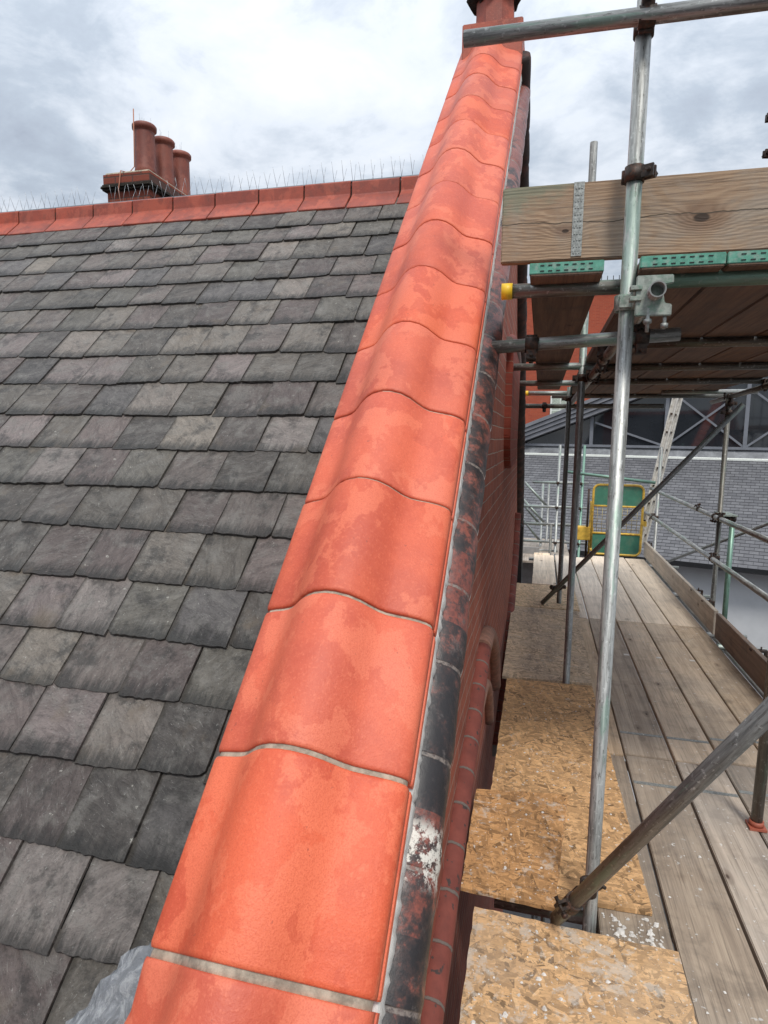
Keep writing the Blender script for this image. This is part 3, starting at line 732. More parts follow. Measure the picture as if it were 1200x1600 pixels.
m = MB(); m.sweep([(-4.665, 6.59, 5.42), (-4.675, 6.59, 4.8), (-4.74, 6.58, 4.735), (-4.78, 6.48, 4.72), (-4.785, 6.46, 4.59), (-4.78, 6.43, 4.5), (-4.77, 6.49, 4.2)], .006, 6, up=(0, 1, .1)); m.build('cable', 'cable', chim)

# crumpled polythene tucked under the coping
rs2 = random.Random(3)
pts = [(-.62, .24, -.30, .02), (-.67, .12, -.31, .045), (-.71, .02, -.32, .06), (-.78, -.08, -.33, .078), (-.85, -.17, -.345, .082), (-.90, -.24, -.36, .06), (-.92, -.29, -.38, .02)]
m = MB(); n = 26; vs = []; P = spline([sl(a, b, c) for a, b, c, r in pts], 6)
for i, p in enumerate(P):
    t = i / (len(P) - 1) * (len(pts) - 1); r = pts[min(int(t), len(pts) - 1)][3] * (1 - t % 1) + pts[min(int(t) + 1, len(pts) - 1)][3] * (t % 1)
    d = (P[min(i + 1, len(P) - 1)] - P[max(i - 1, 0)]).normalized(); a = d.cross(Nv).normalized(); b = d.cross(a)
    for k in range(n):
        q = 2 * PI * k / n; rr = r * (1 + .16 * math.sin(3 * q + i * .5) + .09 * math.sin(7 * q - i * .9) + rs2.uniform(-.08, .08)); vs.append(p + a * rr * math.cos(q) + b * rr * .7 * math.sin(q))
fs = [(i * n + k, i * n + (k + 1) % n, (i + 1) * n + (k + 1) % n, (i + 1) * n + k) for i in range(len(P) - 1) for k in range(n)] + [tuple(range(n)), tuple(range((len(P) - 1) * n, len(P) * n))]
m.add(vs, fs, [rs2.random() < .5 for _ in fs]); pl = m.build('plastic_sheet', 'plastic', None, org=sl(-.8, -.1, NR))
tag(pl, 'crumpled clear polythene sheet tucked under the lowest orange coping tile', 'plastic sheet')

# ------------------------------------------------------------------ scaffold frame
scaf = thing('scaffold', 'tube and coupler scaffold standing beside the brick gable', 'scaffold', (.9, 4, -8))
TRD = .02415
def tube(name, p, q, mat='tube', parent=scaf, r=TRD, label=None):
    m = MB(); m.tube(p, q, r, 22, rin=r * .84); o = m.build(name, mat, parent)
    if label: o['label'] = label
    return o
def coupler(parent, p, d1, d2=None, off=None, mat='coupler', flap=(0, 0, 1)):
    """two bands round crossing tubes, hinge flaps and bolts"""
    p = Vector(p); d1 = Vector(d1).normalized(); m = MB()
    def band(c, d, side):
        m.tube(c - d * .024, c + d * .024, .0305, 20, rin=.0238)
        s = side - d * side.dot(d)
        s = s.normalized() if s.length > 1e-4 else d.orthogonal().normalized()
        t = d.cross(s)
        fm = Matrix((s, t, d)).transposed().to_4x4(); fm.translation = c
        m.box((.026, -.016, -.018), (.062, -.006, .018), fm); m.box((.026, .006, -.018), (.062, .016, .018), fm)
        m.tube(c + s * .05 - t * .034, c + s * .05 + t * .036, .0065, 10); m.tube(c + s * .05 + t * .020, c + s * .05 + t * .034, .012, 6)
        m.tube(c - s * .033 - d * .02, c - s * .033 + d * .02, .008, 8)
    band(p, d1, Vector(flap))
    if d2:
        d2 = Vector(d2).normalized(); q = p + Vector(off); band(q, d2, -Vector(off) if abs(Vector(flap).dot(d2)) > .9 else Vector(flap) * -1)
        c = (p + q) / 2; w = (q - p).normalized(); L = (q - p).length
        a = w.orthogonal().normalized(); fm = Matrix((w, a, w.cross(a))).transposed().to_4x4(); fm.translation = c
        h = max(.004, L / 2 - .026); m.box((-h, -.022, -.022), (h, .022, .022), fm)
    return m.build('coupler', mat, parent, bevel=0)

DN, UP, EX, EY = (0, 0, -1), (0, 0, 1), (1, 0, 0), (0, 1, 0)
s1 = tube('standard', (.241, 2.2, -8), (.2545, 2.2, 4.2), 'tube_pale')
s2 = tube('standard', (.25, 4.45, -8), (.25, 4.45, 3.66), 'tube')
s3 = tube('standard', (.25, 6.66, -8), (.262, 6.66, 2.28), 'tube_dark')
r1 = tube('standard', (1.74, 6.66, -8), (1.74, 6.66, 2.17), 'tube_dark')
r2 = tube('standard', (1.75, 10.0, -8), (1.75, 10.0, 1.66), 'tube')
r0 = tube('standard', (1.75, 4.45, -8), (1.75, 4.45, 2.6), 'tube')
gs = tube('puncheon', (1.805, 6.47, -.35), (1.805, 6.47, 1.05), 'tube_green')
rr0 = tube('standard', (1.1, 3.78, -.6), (1.112, 3.8, 4.4), 'tube_dark') if False else None
# top rail in front of the near standard
tr = tube('top_rail', (-.295, 2.145, 3.022), (1.9, 2.115, 2.975), 'tube')
coupler(tr, (.2535, 2.145, 3.012), EX, UP, (0, .055, .0), flap=(0, -.4, 1))
# couplers of the out of frame standard peeking in at the right edge
rq = tube('standard', (1.122, 3.8, 2.32), (1.122, 3.8, 4.3), 'tube_dark')
coupler(rq, (1.122, 3.8, 3.42), UP, flap=(-1, 0, 0)); coupler(rq, (1.122, 3.8, 3.24), UP, flap=(-1, -.2, 0))
coupler(s1, (.2515, 2.2, 2.585), UP, flap=(1, -.5, .1))
# transoms of the upper lift
ZT = 2.246
t1 = tube('transom', (-.125, 2.262, 2.258), (.295, 2.262, 2.258), 'tube_dark')
m = MB(); m.tube((-.155, 2.262, 2.258), (-.118, 2.262, 2.258), .0275, 20); m.build('end_cap', 'yellow', t1, bevel=0)
tg = tube('transom', (.335, 2.20, 2.258), (1.9, 2.20, 2.25), 'tube_green', r=.0245)
t2 = tube('transom', (-.20, 2.47, 2.098), (.468, 2.47, 2.132), 'tube')
coupler(t2, (-.05, 2.47, 2.105), EX, flap=(0, -.3, -1)); coupler(t2, (.34, 2.47, 2.125), EX, EY, (-.045, 0, .055), flap=(0, 0, -1))
for y, x0 in ((3.5, .30), (4.61, .30), (5.73, .30), (7.55, .1)):
    tube('transom', (x0, y, ZT), (2.0, y, ZT), 'tube_dark')
for y, x1_ in ((4.45, .36), (5.74, .34)):
    tube('transom', (-.22, y, ZT - .005), (x1_, y, ZT - .005), 'tube')
t5 = tube('transom', (-.16, 7.0, ZT - .005), (.3, 7.0, ZT - .005), 'tube')
m = MB(); m.tube((-.19, 7.0, ZT - .005), (-.155, 7.0, ZT - .005), .0275, 18); m.build('end_cap', 'yellow', t5)
t6 = tube('transom', (-.22, 6.9, 2.10), (1.2, 6.9, 2.10), 'tube_dark'); coupler(t6, (.02, 6.9, 2.10), EX, flap=(0, -.2, -1))
tube('transom', (1.2, 7.05, 2.255), (2.1, 7.05, 2.255), 'tube_pale')
l1 = tube('ledger', (.3165, 2.03, 2.196), (.295, 7.9, 2.12), 'tube')
for y in (4.36, 6.57): coupler(l1, (.30, y, 2.16), EY, UP, (-.05, .06, 0), flap=(1, 0, -.3))
coupler(l1, (.29, 2.6, 2.15), EY, flap=(.3, 0, -1)); coupler(l1, (.292, 3.42, 2.153), EY, EX, (0, .05, .07), flap=(0, 0, -1))
l2 = tube('ledger', (1.74, 5.2, 2.205), (1.77, 7.4, 2.17), 'tube_dark'); coupler(l2, (1.75, 6.66, 2.185), EY, UP, (0, 0, -.07), flap=(-1, 0, 0)); coupler(l2, (1.75, 5.7, 2.2), EY, flap=(0, 0, 1))
coupler(r1, (1.74, 6.66, 2.03), UP, flap=(-1, -.2, 0))
# cast plate of the beam end clamped to the near standard
pp = [(.262, 2.128), (.262, 2.247), (.366, 2.247), (.368, 2.222), (.345, 2.219), (.341, 2.19), (.345, 2.165), (.366, 2.160), (.366, 2.127)]
m = MB(); m.prism([(x, 2.075, z) for x, z in pp], (0, .016, 0)); bp_ = m.build('beam_clamp', 'green_casting', scaf, bevel=.0025)
m = MB()
for z in (2.172, 2.204): m.box((.245, 2.10, z), (.278, 2.066, z + .013))
m.tube((.243, 2.2, 2.165), (.243, 2.2, 2.215), .031, 20, rin=.0245); m.box((.225, 2.165, 2.172), (.262, 2.178, 2.21)); m.box((.262, 2.078, 2.168), (.29, 2.2, 2.214)); m.build('hinge', 'green_casting', bp_, bevel=.001, segs=1)
m = MB(); m.tube((.30, 2.08, 2.08), (.30, 2.08, 2.15), .006, 10); m.tube((.30, 2.08, 2.105), (.30, 2.08, 2.118), .012, 6); m.tube((.35, 2.09, 2.09), (.35, 2.09, 2.14), .006, 10); m.tube((.35, 2.09, 2.093), (.35, 2.09, 2.106), .011, 6); m.build('bolt', 'zinc_plate', bp_)
# braces
b1 = tube('brace', (.128, 2.135, .025), (.80, 1.26, 1.745), 'tube_brace'); d = (Vector((.80, 1.26, 1.745)) - Vector((.128, 2.135, .025))).normalized()
bc = Vector((.128, 2.135, .025)) + d * .145
coupler(b1, bc, d, UP, (.057, .105 - .03, .015), flap=(-.6, -.6, .2))
b2 = tube('brace', (.085, 6.55, .035), (1.69, 6.02, 2.075), 'tube_brace'); coupler(b2, (.21, 6.55 - .041 + .02, .20), (1.605, -.53, 2.04), UP, (.05, .12, 0), flap=(-1, -.3, 0))
tube('brace', (1.83, 11.5, -.55), (2.6, 6.4, 1.25), 'tube', r=.02)
# guard rails
g1 = tube('guard_rail', (1.69, 3.4, 1.02), (1.69, 10.35, 1.01), 'tube_pale'); g2 = tube('guard_rail', (1.685, 3.4, .60), (1.69, 11.0, .60), 'tube_pale')
coupler(g1, (1.69, 6.62, 1.02), EY, UP, (.055, .04, 0), flap=(-.2, 0, -1)); coupler(g1, (1.69, 6.42, 1.02), EY, UP, (.115, .05, 0), flap=(0, 0, 1)); coupler(g1, (1.69, 7.25, 1.02), EY, flap=(-.5, 0, 1))
coupler(g2, (1.688, 6.6, .60), EY, UP, (.055, .06, 0), flap=(0, 0, 1)); coupler(g2, (1.688, 9.95, .60), EY, UP, (.06, .05, 0), flap=(0, 0, 1))
m = MB(); m.box((1.70, 6.40, 1.045), (1.83, 6.72, 1.06)); m.build('coupler_plate', 'green_casting', g1, bevel=.003)
tube('end_rail', (.42, 10.3, 1.235), (1.75, 10.3, 1.10), 'tube_green')
# deck transoms and ledgers underneath
for y in (.9, 2.28, 3.5, 4.5, 6.24, 7.8, 9.5): tube('deck_transom', (-.10, y, -.064), (2.0 if y != 6.24 else 1.94, y, -.064), 'tube')
tube('deck_transom', (1.6, 5.95, .045), (1.87, 5.95, .045), 'tube_pale') if False else tube('deck_transom', (1.3, 5.9, -.07), (2.0, 5.9, -.07), 'tube_pale')
for x in (.30, 1.69): tube('deck_ledger', (x, .2, -.113), (x, 10.2, -.113), 'tube')
# short prop on an orange foot
pr_ = tube('prop', (1.03, 2.97, .01), (1.055, 2.97, 2.22), 'tube_dark')
m = MB(); m.box((.995, 2.935, 0.001), (1.066, 3.005, .012)); m.tube((1.03, 2.97, .012), (1.03, 2.97, .035), .03, 16, rin=.0245); m.build('foot_socket', 'orange', pr_)
# toe board clips
for y in (5.0, 6.45, 6.9, 9.95):
    m = MB(); m.box((1.585, y - .02, .20), (1.70, y + .02, .212)); m.box((1.685, y - .018, .15), (1.70, y + .018, .2)); m.tube((1.66, y, .2), (1.66, y, .235), .006, 8); m.build('toe_board_clip', 'coupler', scaf)

# ------------------------------------------------------------------ boards of the deck
cols = [(-.03, .205), (.283, .524), (.535, .782), (.795, 1.030), (1.043, 1.278), (1.292, 1.560)]
rows = [(.25, 3.505), (3.52, 6.225), (6.24, 9.62)]
nth = ['beside the gable wall', 'just right of the standards', 'third out from the wall', 'fourth out from the wall', 'fifth out from the wall', 'against the toe board']
rn = ['nearest run', 'middle run', 'far run by the gate']
for ri, (y0, y1) in enumerate(rows):
    for ci, (x0, x1) in enumerate(cols):
        dy = random.uniform(-.02, .02); dx = random.uniform(-.003, .003)
        jy = {0: -.02, 1: -.02, 2: 0, 3: 0.0, 4: .05, 5: .08}[ci] if ri == 0 else 0
        a, b = y0 + (rows[ri - 1][1] - y0 + .012 if False else 0), y1
        if ri == 0: b += jy
        if ri == 1: a += {0: -.02, 1: -.02, 2: 0, 3: 0.0, 4: .05, 5: .08}[ci]
        mat = 'board_grey' if ri == 0 else 'board' if ri == 1 else 'board_pale'
        if ri == 0 and ci == 0: continue
        b += (random.uniform(-.1, .12) if ri == 2 else 0)
        dz = random.uniform(-.003, .0)
        org = Vector(((x0 + x1) / 2, (a + b) / 2, 0))
        m = MB(); m.box((x0 + dx, a, -.038 + dz), (x1 + dx, b, dz))
        o = m.build('scaffold_board', mat, None, org=org, bevel=.0035)
        col = ['grey', 'brown', 'pale'][ri]
        tag(o, f'{col} deck board {nth[ci]}, in the {rn[ri]}', 'board', 'deck boards of the lower scaffold lift')
        if ri < 2 and 1 < ci < 6:
            m = MB(); e_ = b - .28 if ri == 0 else a + .27
            m.box((x0 + dx + .004, e_ - .013, dz + .0004), (x1 + dx - .004, e_ + .013, dz + .0018)); m.build('end_band', 'zinc_plate', o)
            if ri == 1 and ci < 5:
                m = MB(); m.box((x1 - .045, 5.22, dz + .0005), (x1 - .005, 5.25, dz + .003)); m.build('nail_plate', 'alu', o)
            if ri == 0:
                m = MB(); m.box((x0 + dx + .004, e_ - .014, dz + .0004), (x1 + dx - .004, e_ - .0135, dz + .0012)); 
# OSB sheets
def osb(pts, z, th, mat, label):
    c = sum((Vector((*p, z)) for p in pts), Vector()) / len(pts)
    # ragged outline
    out = []
    for i in range(len(pts)):
        a, b = Vector(pts[i]), Vector(pts[(i + 1) % len(pts)]); n = max(2, int((b - a).length / .035))
        nr = Vector((-(b - a).y, (b - a).x)).normalized()
        for k in range(n): out.append(a + (b - a) * (k / n) + nr * random.uniform(-.0022, .0022))
    m = MB(); m.prism([(p.x, p.y, z) for p in out], (0, 0, th)); o = m.build('chipboard_sheet', mat, None, org=c)
    return tag(o, label, 'board', 'loose chipboard sheets on the deck')
osb([(-.155, .9), (.525, .9), (.53, 2.10), (-.165, 2.125)], .002, .018, 'osb_splash', 'nearest strand board sheet, splashed with pale plaster, at the foot of the photo')
osb([(-.225, 2.19), (.125, 2.175), (.20, 2.95), (-.235, 2.88)], .021, .015, 'osb_mid', 'short wet strand board offcut lying on the larger sheet by the near standard')
osb([(-.165, 2.45), (-.165, 4.40), (.425, 4.42), (.475, 2.27), (.15, 2.26)], .002, .018, 'osb', 'clean golden strand board sheet behind the near standard')
osb([(-.20, 4.43), (.43, 4.47), (.445, 6.40), (-.22, 6.42)], .002, .018, 'osb_worn', 'worn grey strand board sheet streaked with black, round the second standard')
osb([(-.22, 6.44), (.46, 6.44), (.45, 7.45), (-.21, 7.48)], .002, .018, 'osb_pale', 'pale strand board sheet at the foot of the third standard')
osb([(-.03, 7.5), (.25, 7.5), (.26, 9.45), (-.02, 9.46)], .002, .018, 'board_pale', 'pale narrow sheet at the far end of the deck beside the wall')

# mortar droppings and grit swept about the deck
rd = random.Random(5); m = MB()
def drop(x, y, z, r):
    n = rd.choice((5, 6, 7)); a0 = rd.random() * 6; h = r * rd.uniform(.25, .6)
    base = [Vector((x + r * rd.uniform(.6, 1.15) * math.cos(a0 + 2 * PI * k / n), y + r * rd.uniform(.6, 1.15) * math.sin(a0 + 2 * PI * k / n), z)) for k in range(n)]
    top = [Vector((x + (b.x - x) * .6, y + (b.y - y) * .6, z + h)) for b in base]
    m.add(base + top, [(k, (k + 1) % n, n + (k + 1) % n, n + k) for k in range(n)] + [tuple(range(n, 2 * n))])
for i in range(150):
    x, y = rd.gauss(.16, .2), rd.gauss(1.75, .3)
    if -.14 < x < .51 and y < 2.08: drop(x, y, .0205, abs(rd.gauss(0, .005)) + .0015)
for i in range(120):
    x, y = rd.uniform(.2, .5), rd.uniform(2.12, 2.25)
    if x > .29: drop(x, y, .0002, abs(rd.gauss(0, .005)) + .0015)
for i in range(170):
    x, y = rd.uniform(-.15, .45), rd.uniform(2.3, 4.3)
    drop(x, y, .0365 if y < 2.87 and x < .12 else .0205, abs(rd.gauss(0, .0035)) + .0012)
for i in range(230):
    x, y = rd.uniform(.55, 1.5), 1.2 + abs(rd.gauss(0, 2.2))
    if min(abs(x - q) for q in (.53, .788, 1.036, 1.285)) > .02 and y < 6.2: drop(x, y, .0002, abs(rd.gauss(0, .0032)) + .0012)
dr = m.build('mortar_droppings', 'lime', None, org=(.4, 2, 0)); dr['kind'] = 'stuff'
tag(dr, 'scattered pale mortar droppings and grit on the deck boards', 'mortar droppings')

# toe boards
def toe(y0, y1, mat, label, lean=0.0):
    org = Vector((1.60, (y0 + y1) / 2, 0)); m = MB(); m.box((1.590, y0, .002), (1.628, y1, .225)); o = m.build('toe_board', mat, None, org=org, bevel=.003)
    return tag(o, label, 'board', 'toe boards on edge along the deck')
toe(2.6, 5.95, 'toe_brown', 'brown toe board on edge at the right, nearer one below the guard rails')
toe(6.02, 9.95, 'toe_pale', 'pale toe board on edge, farther one reaching the ladder gate')
m = MB(); m.box((1.545, 3.75, .003), (1.585, 3.95, .02)); o = m.build('strap', 'yellow', None, org=(1.56, 3.85, .01), bevel=.005); tag(o, 'yellow plastic strap lying against the brown toe board', 'strap')

# upper lift: plank on edge, boards with green ends
def rotplank():
    org = Vector((-.165, 2.30, 2.362)); m = MB(); m.box((-.165, 2.292, 2.362), (2.0, 2.33, 2.612))
    o = m.build('edge_plank', 'plank', None, org=org, bevel=.004); tag(o, 'big brown timber plank on edge across the top scaffold lift, with knots and green paint', 'plank')
    m = MB(); m.box((.072, 2.2885, 2.372), (.106, 2.2925, 2.612))
    for i in range(11):
        for xx in (.08, .089, .098): m.box((xx - .0025, 2.2865, 2.380 + i * .021), (xx + .0025, 2.2886, 2.390 + i * .021))
    m.build('nail_plate', 'zinc_plate', o)
rotplank()
def upper_board(x0, x1, y0, y1, label, z=2.272, cap=True):
    org = Vector(((x0 + x1) / 2, y0, z)); m = MB(); m.box((x0, y0, z), (x1, y1, z + .040)); o = m.build('scaffold_board', 'board_brown', None, org=org, bevel=.003)
    tag(o, label, 'board', 'boards of the upper scaffold lift')
    if cap:
        m = MB(); m.box((x0 - .002, y0 - .0025, z + .008), (x1 + .002, y0 + .03, z + .0425)); c = m.build('end_cap', 'green_metal', o, bevel=.002)
        m = MB(); w = x1 - x0; nn = 7
        for i in range(nn):
            for zz in (.0165, .0335): xx = x0 + w * (.17 + .66 * i / (nn - 1)); m.box((xx - w * .028, y0 - .0045, z + zz - .0015), (xx + w * .028, y0 - .002, z + zz + .0015))
        m.build('cap_slot', 'rubber', c)
    return o
upper_board(-.058, .168, 2.135, 6.9, 'green ended scaffold board left of the near standard, overhead beside the gable')
nm = ['first green ended board right of the near standard, overhead', 'second green ended board right of the near standard, overhead', 'third overhead board right of the near standard', 'fourth overhead board right of the near standard', 'fifth overhead board right of the near standard', 'outermost overhead board of the upper lift']
for i in range(6): upper_board(.277 + i * .245, .513 + i * .245, 2.12 + (.0 if i else 0), 7.75 - .03 * (i % 3), nm[i])

# ladder and gate at the far end
lad = thing('ladder', 'aluminium ladder leaning up beside the yellow gate', 'ladder', (1.6, 10.6, 0))
lp0, lp1 = Vector((1.615, 10.62, .04)), Vector((2.045, 10.62, 2.6)); off = Vector((.13, .36, 0))
for k, v in enumerate((Vector((0, 0, 0)), off)):
    m = MB(); dd = (lp1 - lp0).normalized(); yy = off.normalized(); xx = yy.cross(dd).normalized()
    fm = Matrix((xx, yy, dd)).transposed().to_4x4(); fm.translation = lp0 + v; L = (lp1 - lp0).length
    m.box((-.042, -.003, 0), (.042, .003, L), fm); m.box((-.045, -.022, 0), (-.022, .022, L), fm); m.box((.022, -.022, 0), (.045, .022, L), fm); m.build('stile', 'alu', lad, bevel=.001, segs=1)
nr = 9
for i in range(nr):
    p = lp0 + (lp1 - lp0) * ((i + .5) / nr); m = MB(); m.tube(p - off * .09, p + off * 1.08, .014, 10); m.build('rung', 'coupler', lad)
gate = thing('ladder_gate', 'yellow framed scaffold gate with green panels and wire mesh', 'gate', (1.2, 10.4, 0))
gy = 10.38; gx0, gx1, gz0, gz1 = .855, 1.605, -.08, 1.04
m = MB(); rr = .09
lp = [(gx0, gz0 + rr), (gx0, gz1 - rr)] + [(gx0 + rr - rr * math.cos(a), gz1 - rr + rr * math.sin(a)) for a in (.4, .8, 1.2)] + [(gx0 + rr, gz1), (gx1 - rr, gz1)] + [(gx1 - rr + rr * math.sin(a), gz1 - rr + rr * math.cos(a)) for a in (.4, .8, 1.2)] + [(gx1, gz1 - rr), (gx1, gz0 + rr)] + [(gx1 - rr + rr * math.cos(a), gz0 + rr - rr * math.sin(a)) for a in (.4, .8, 1.2)] + [(gx1 - rr, gz0), (gx0 + rr, gz0)] + [(gx0 + rr - rr * math.sin(a), gz0 + rr - rr * math.cos(a)) for a in (.4, .8, 1.2)]
m.sweep([(x, gy, z) for x, z in lp + [lp[0]]], .019, 10, up=(0, 1, 0)); m.tube((gx0, gy, .70), (gx1, gy, .70), .016, 10); m.tube((gx0, gy, .26), (gx1, gy, .26), .018, 10)
m.box((gx1, gy - .02, .40), (gx1 + .07, gy + .02, .48)); m.build('gate_frame', 'gate_yellow', gate)
for z0, z1 in ((.715, 1.02), (-.06, .245)):
    m = MB(); m.box((gx0 + .02, gy - .004, z0), (gx1 - .02, gy + .004, z1)); m.build('gate_panel', 'gate_green', gate)
m = MB()
for i in range(1, 10): m.tube((gx0 + .075 * i, gy, .26), (gx0 + .075 * i, gy, .70), .0035, 6)
for i in range(1, 6): m.tube((gx0, gy + .004, .26 + .075 * i), (gx1, gy + .004, .26 + .075 * i), .0035, 6)
m.build('wire_mesh', 'panel_mesh', gate)
fr = thing('loading_frame', 'small yellow frame with tray standing left of the green gate', 'frame', (.75, 10.7, 0))
m = MB(); m.box((.62, 10.55, .10), (.90, 10.75, .32)); m.build('tray', 'gate_yellow', fr, bevel=.01)
for x, h in ((.60, .3), (.80, .95), (.845, .75)): tm = MB(); tm.tube((x, 10.6, -.3), (x, 10.6, h), .018, 10); tm.build('post', 'gate_yellow' if x != .80 else 'coupler', fr)
# far scaffold beyond the end of the deck
fsc = thing('scaffold', 'distant bare scaffold frame beyond the end of the deck, left of the gate', 'scaffold', (.3, 12, -8))
def ft(p, q, mat='tube', n='standard'): return tube(n, p, q, mat, fsc)
ft((.335, 12, -8), (.355, 12, 1.65), 'tube_pale'); ft((.74, 12, -8), (.79, 12, 1.65), 'tube_green'); ft((.20, 13, -8), (.20, 13, .9), 'tube'); ft((.08, 12.6, -8), (.08, 12.6, .9), 'tube_pale'); ft((.24, 11.2, -8), (.24, 11.2, .25), 'tube_dark')
for z, x0, x1 in ((.935, -.12, .9), (.47, -.4, .9), (.14, -.4, .98), (-.2, -.4, .98), (-.38, -.4, .4)): ft((x0, 12.05, z), (x1, 12.05, z + .01), 'tube_pale' if z > .3 else 'tube', 'ledger')
for z in (.34, -.05): ft((-.5, 13.4, z), (1.0, 13.4, z), 'tube', 'ledger')
ft((-.27, 12.1, .93), (.17, 12.1, .48), 'tube_pale', 'brace'); ft((-.30, 12.2, .60), (.16, 12.2, .12), 'tube_pale', 'brace'); ft((-.32, 12.5, .2), (.1, 12.5, -.3), 'tube', 'brace'); ft((-.3, 12.3, .5), (.05, 12.3, .1), 'tube', 'brace')
for z in (.935, .47, -.2):
    for x in (.345, .765): coupler(fsc, (x, 12.0, z), UP, EX, (0, .05, 0), flap=(0, -1, .2))
m = MB(); m.box((-.45, 11.7, -.98), (.06, 11.74, -.26), Matrix.Rotation(0, 4, 'X')); o = m.build('board_sheet', 'grey_sheet', None, org=(-.2, 11.72, -.98), bevel=.005); tag(o, 'grey sheet leaning below the far scaffold, beside the foot of the gable', 'board')
m = MB(); m.box((-.5, 11.0, -.42), (.6, 13.6, -.385)); o = m.build('scaffold_board', 'board_grey', None, org=(0, 12, -.4)); tag(o, 'grey board platform of the distant scaffold beyond the deck', 'board')

# ------------------------------------------------------------------ modern building
A17 = R(17); EO = Vector((3.1, 16, 0)); EE = Vector((math.cos(A17), -math.sin(A17), 0)); EW = Vector((math.sin(A17), math.cos(A17), 0))
def mp(a, b, z): return EO + EE * a + EW * b + Vector((0, 0, z))
mod = thing('modern_building', 'grey slate roofed building with glazed gable and white walls behind the scaffold', 'building', EO + Vector((0, 3, -8)))
m = MB(); m.prism([mp(-9, .55, -8), mp(14, .55, -8), mp(14, .55, -1.2), mp(-9, .55, -1.2)], EW * .3); m.build('white_wall', 'render', mod)
m = MB()
L0, L1 = mp(-9, 0, -1.13), mp(14, 0, -1.13); U0, U1 = mp(-9, 3.77, 1.25), mp(14, 3.77, 1.25)
sl_len = math.hypot(3.77, 2.38)
up_ = (U0 - L0).normalized(); nn_ = up_.cross(EE).normalized() * -1
if nn_.z < 0: nn_ = -nn_
GA = .125; nrow = int(sl_len / GA) + 1
for j in range(nrow):
    p0 = L0 + up_ * (GA * j); p1 = L1 + up_ * (GA * j); t = up_ * GA
    vs = [p0 + nn_ * .008, p1 + nn_ * .008, p1 + t, p0 + t, p0, p1]
    m.add(vs, [(0, 1, 2, 3), (4, 5, 1, 0)], False, [((0, GA * j), (23, GA * j), (23, GA * j + GA * .99), (0, GA * j + GA * .99)), ((0, GA * j),) * 4])
m.build('slate_roof', 'slate_far', mod)
m = MB(); m.prism([mp(-9, -.02, -1.24), mp(-9, .6, -1.24), mp(-9, .6, -1.14), mp(-9, -.02, -1.12)], EE * 23); m.build('gutter', 'gutter', mod)
m = MB(); m.prism([mp(-9, 3.72, 1.20), mp(-9, 3.84, 1.20), mp(-9, 3.84, 1.30), mp(-9, 3.72, 1.27)], EE * 23); m.build('roof_flashing', 'white_frame', mod)
m = MB(); m.prism([mp(-9, 3.80, 1.28), mp(-9, 4.1, 1.28), mp(-9, 4.1, 1.52), mp(-9, 3.95, 1.52)], EE * 23); m.build('lead_apron', 'lead', mod)
m = MB(); m.prism([mp(-9, 3.88, 1.525), mp(-9, 4.1, 1.525), mp(-9, 4.1, 1.60), mp(-9, 3.88, 1.60)], EE * 23); m.build('window_sill', 'grey_frame', mod)
TS = math.tan(math.atan2(3.23 - 1.66, -.86 + 4.93))     # slope of the verge
def vz(a): return 1.66 + (a + 4.93) * TS
glz = thing; bays = [-4.93, -2.85, -.70, 1.36, 3.45, 5.55]
wp = None
for i in range(5):
    a0, a1 = bays[i], bays[i + 1]
    t0, t1 = min(vz(a0), 4.6), min(vz(a1), 4.6)
    if i == 0: t0 = 1.64
    m = MB(); m.prism([mp(a0, 4.02, 1.6), mp(a1, 4.02, 1.6), mp(a1, 4.02, t1), mp(a0, 4.02, t0)], EW * .03); wdw = m.build('window', 'glass', mod)
    m = MB()
    def bar(p, q, w=.035):
        d_ = (q - p).normalized(); s_ = d_.cross(EW).normalized() * w; m.prism([p - s_, p + s_, q + s_, q - s_], EW * .06)
    bar(mp(a1, 3.955, 1.6), mp(a1, 3.955, t1), .05)
    if i: 
        top = 3.2 if i > 1 else 2.35
        bar(mp(a0 + .05, 3.96, 1.62), mp(a1 - .05, 3.96, min(3.22, t1)), .028) if i > 1 else bar(mp(-2.76, 3.96, 2.29), mp(a1 - .1, 3.96, 1.62), .028)
        if i > 1: bar(mp(a0 + .05, 3.975, 3.22), mp(a1 - .05, 3.975, 1.62), .028)
    m.build('frame', 'grey_frame', wdw)
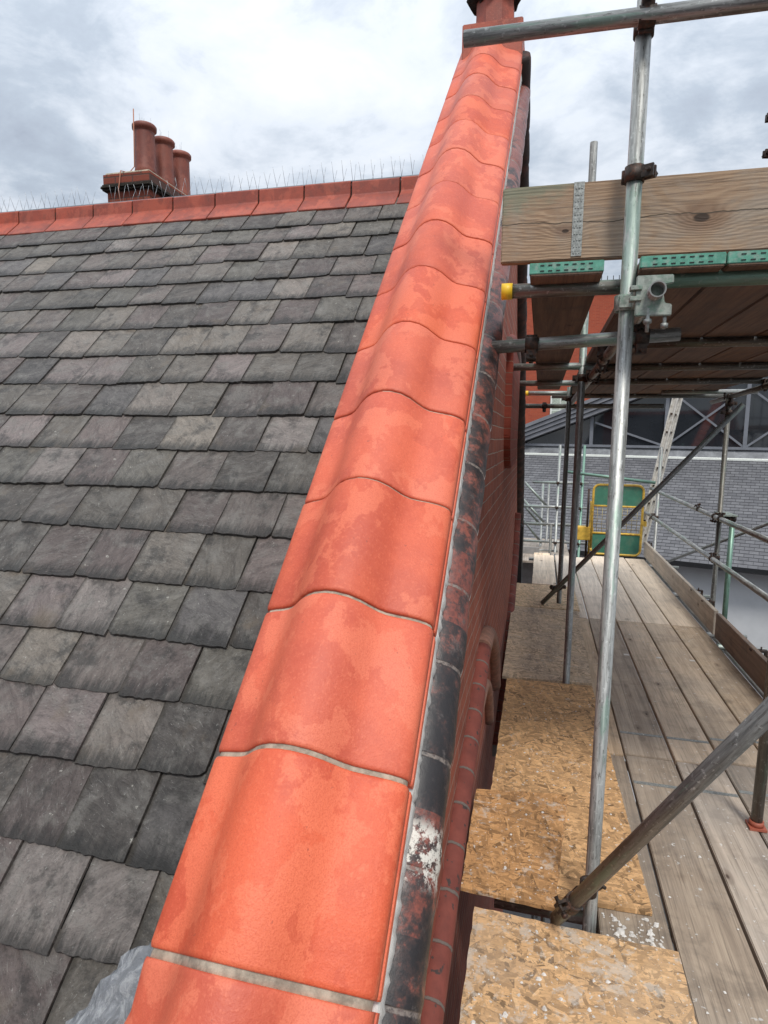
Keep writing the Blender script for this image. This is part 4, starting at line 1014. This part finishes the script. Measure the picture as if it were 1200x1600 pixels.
# verge of ribbed grey metal
m = MB()
for k in range(4):
    o1 = .02 + k * .135; p0, p1 = (-6.2, vz(-6.2)), (2.5, vz(2.5))
    m.prism([mp(p0[0], 3.7 - k * .05, p0[1] + o1), mp(p1[0], 3.7 - k * .05, p1[1] + o1), mp(p1[0], 3.7 - k * .05, p1[1] + o1 + .115), mp(p0[0], 3.7 - k * .05, p0[1] + o1 + .115)], EW * (3 + k * .05))
m.build('verge_cladding', 'grey_metal', mod)
m = MB(); m.prism([mp(-7, 4.3, 1.3), mp(6, 4.3, 1.3), mp(6, 4.3, 4.4), mp(1.6, 4.3, vz(1.6) + .0), mp(-5.6, 4.3, vz(-5.6))], EW * 6); m.build('upper_wall', 'gutter', mod)
m = MB(); m.prism([mp(-9, .9, -8), mp(14, .9, -8), mp(14, .9, -1.3), mp(14, 4.2, 1.1), mp(-9, 4.2, 1.1), mp(-9, .9, -1.3)], EW * .1) if False else None

# ------------------------------------------------------------------ far red brick building
red = thing('brick_building', 'distant red brick building with white sash window above the grey verge', 'building', (3, 34, -8))
m = MB(); m.box((-4, 34, -8), (14, 44, 9.5)); m.build('wall', 'brick_far', red)
m = MB(); m.box((-4.3, 33.7, 9.5), (14.3, 44.3, 9.68)); m.build('cornice', 'lead', red)
m = MB()
for i in range(14): m.tube((1.5 + i * .28, 34, 9.68), (1.5 + i * .28, 34, 9.95), .02, 5)
m.build('roof_spikes', 'gutter', red)
for wx in (.45, 4.2, 7.9):
    m = MB(); m.box((wx - .05, 33.93, 2.55), (wx + .95, 33.995, 4.0)); m.box((wx + .1, 33.9, 2.5), (wx + .8, 33.93, 2.58)); w_ = m.build('window', 'white_frame', red)
    for j in range(2):
        for k in range(2): m = MB(); m.box((wx + .04 + j * .43, 33.91, 2.64 + k * .68), (wx + .42 + j * .43, 33.925, 3.24 + k * .68)); m.build('pane', m_simple('pale_glass', (.45, .50, .42), .2) if 'pane_m' not in M else M['pane_m'], w_)
    M['pane_m'] = bpy.data.materials.get('pale_glass')
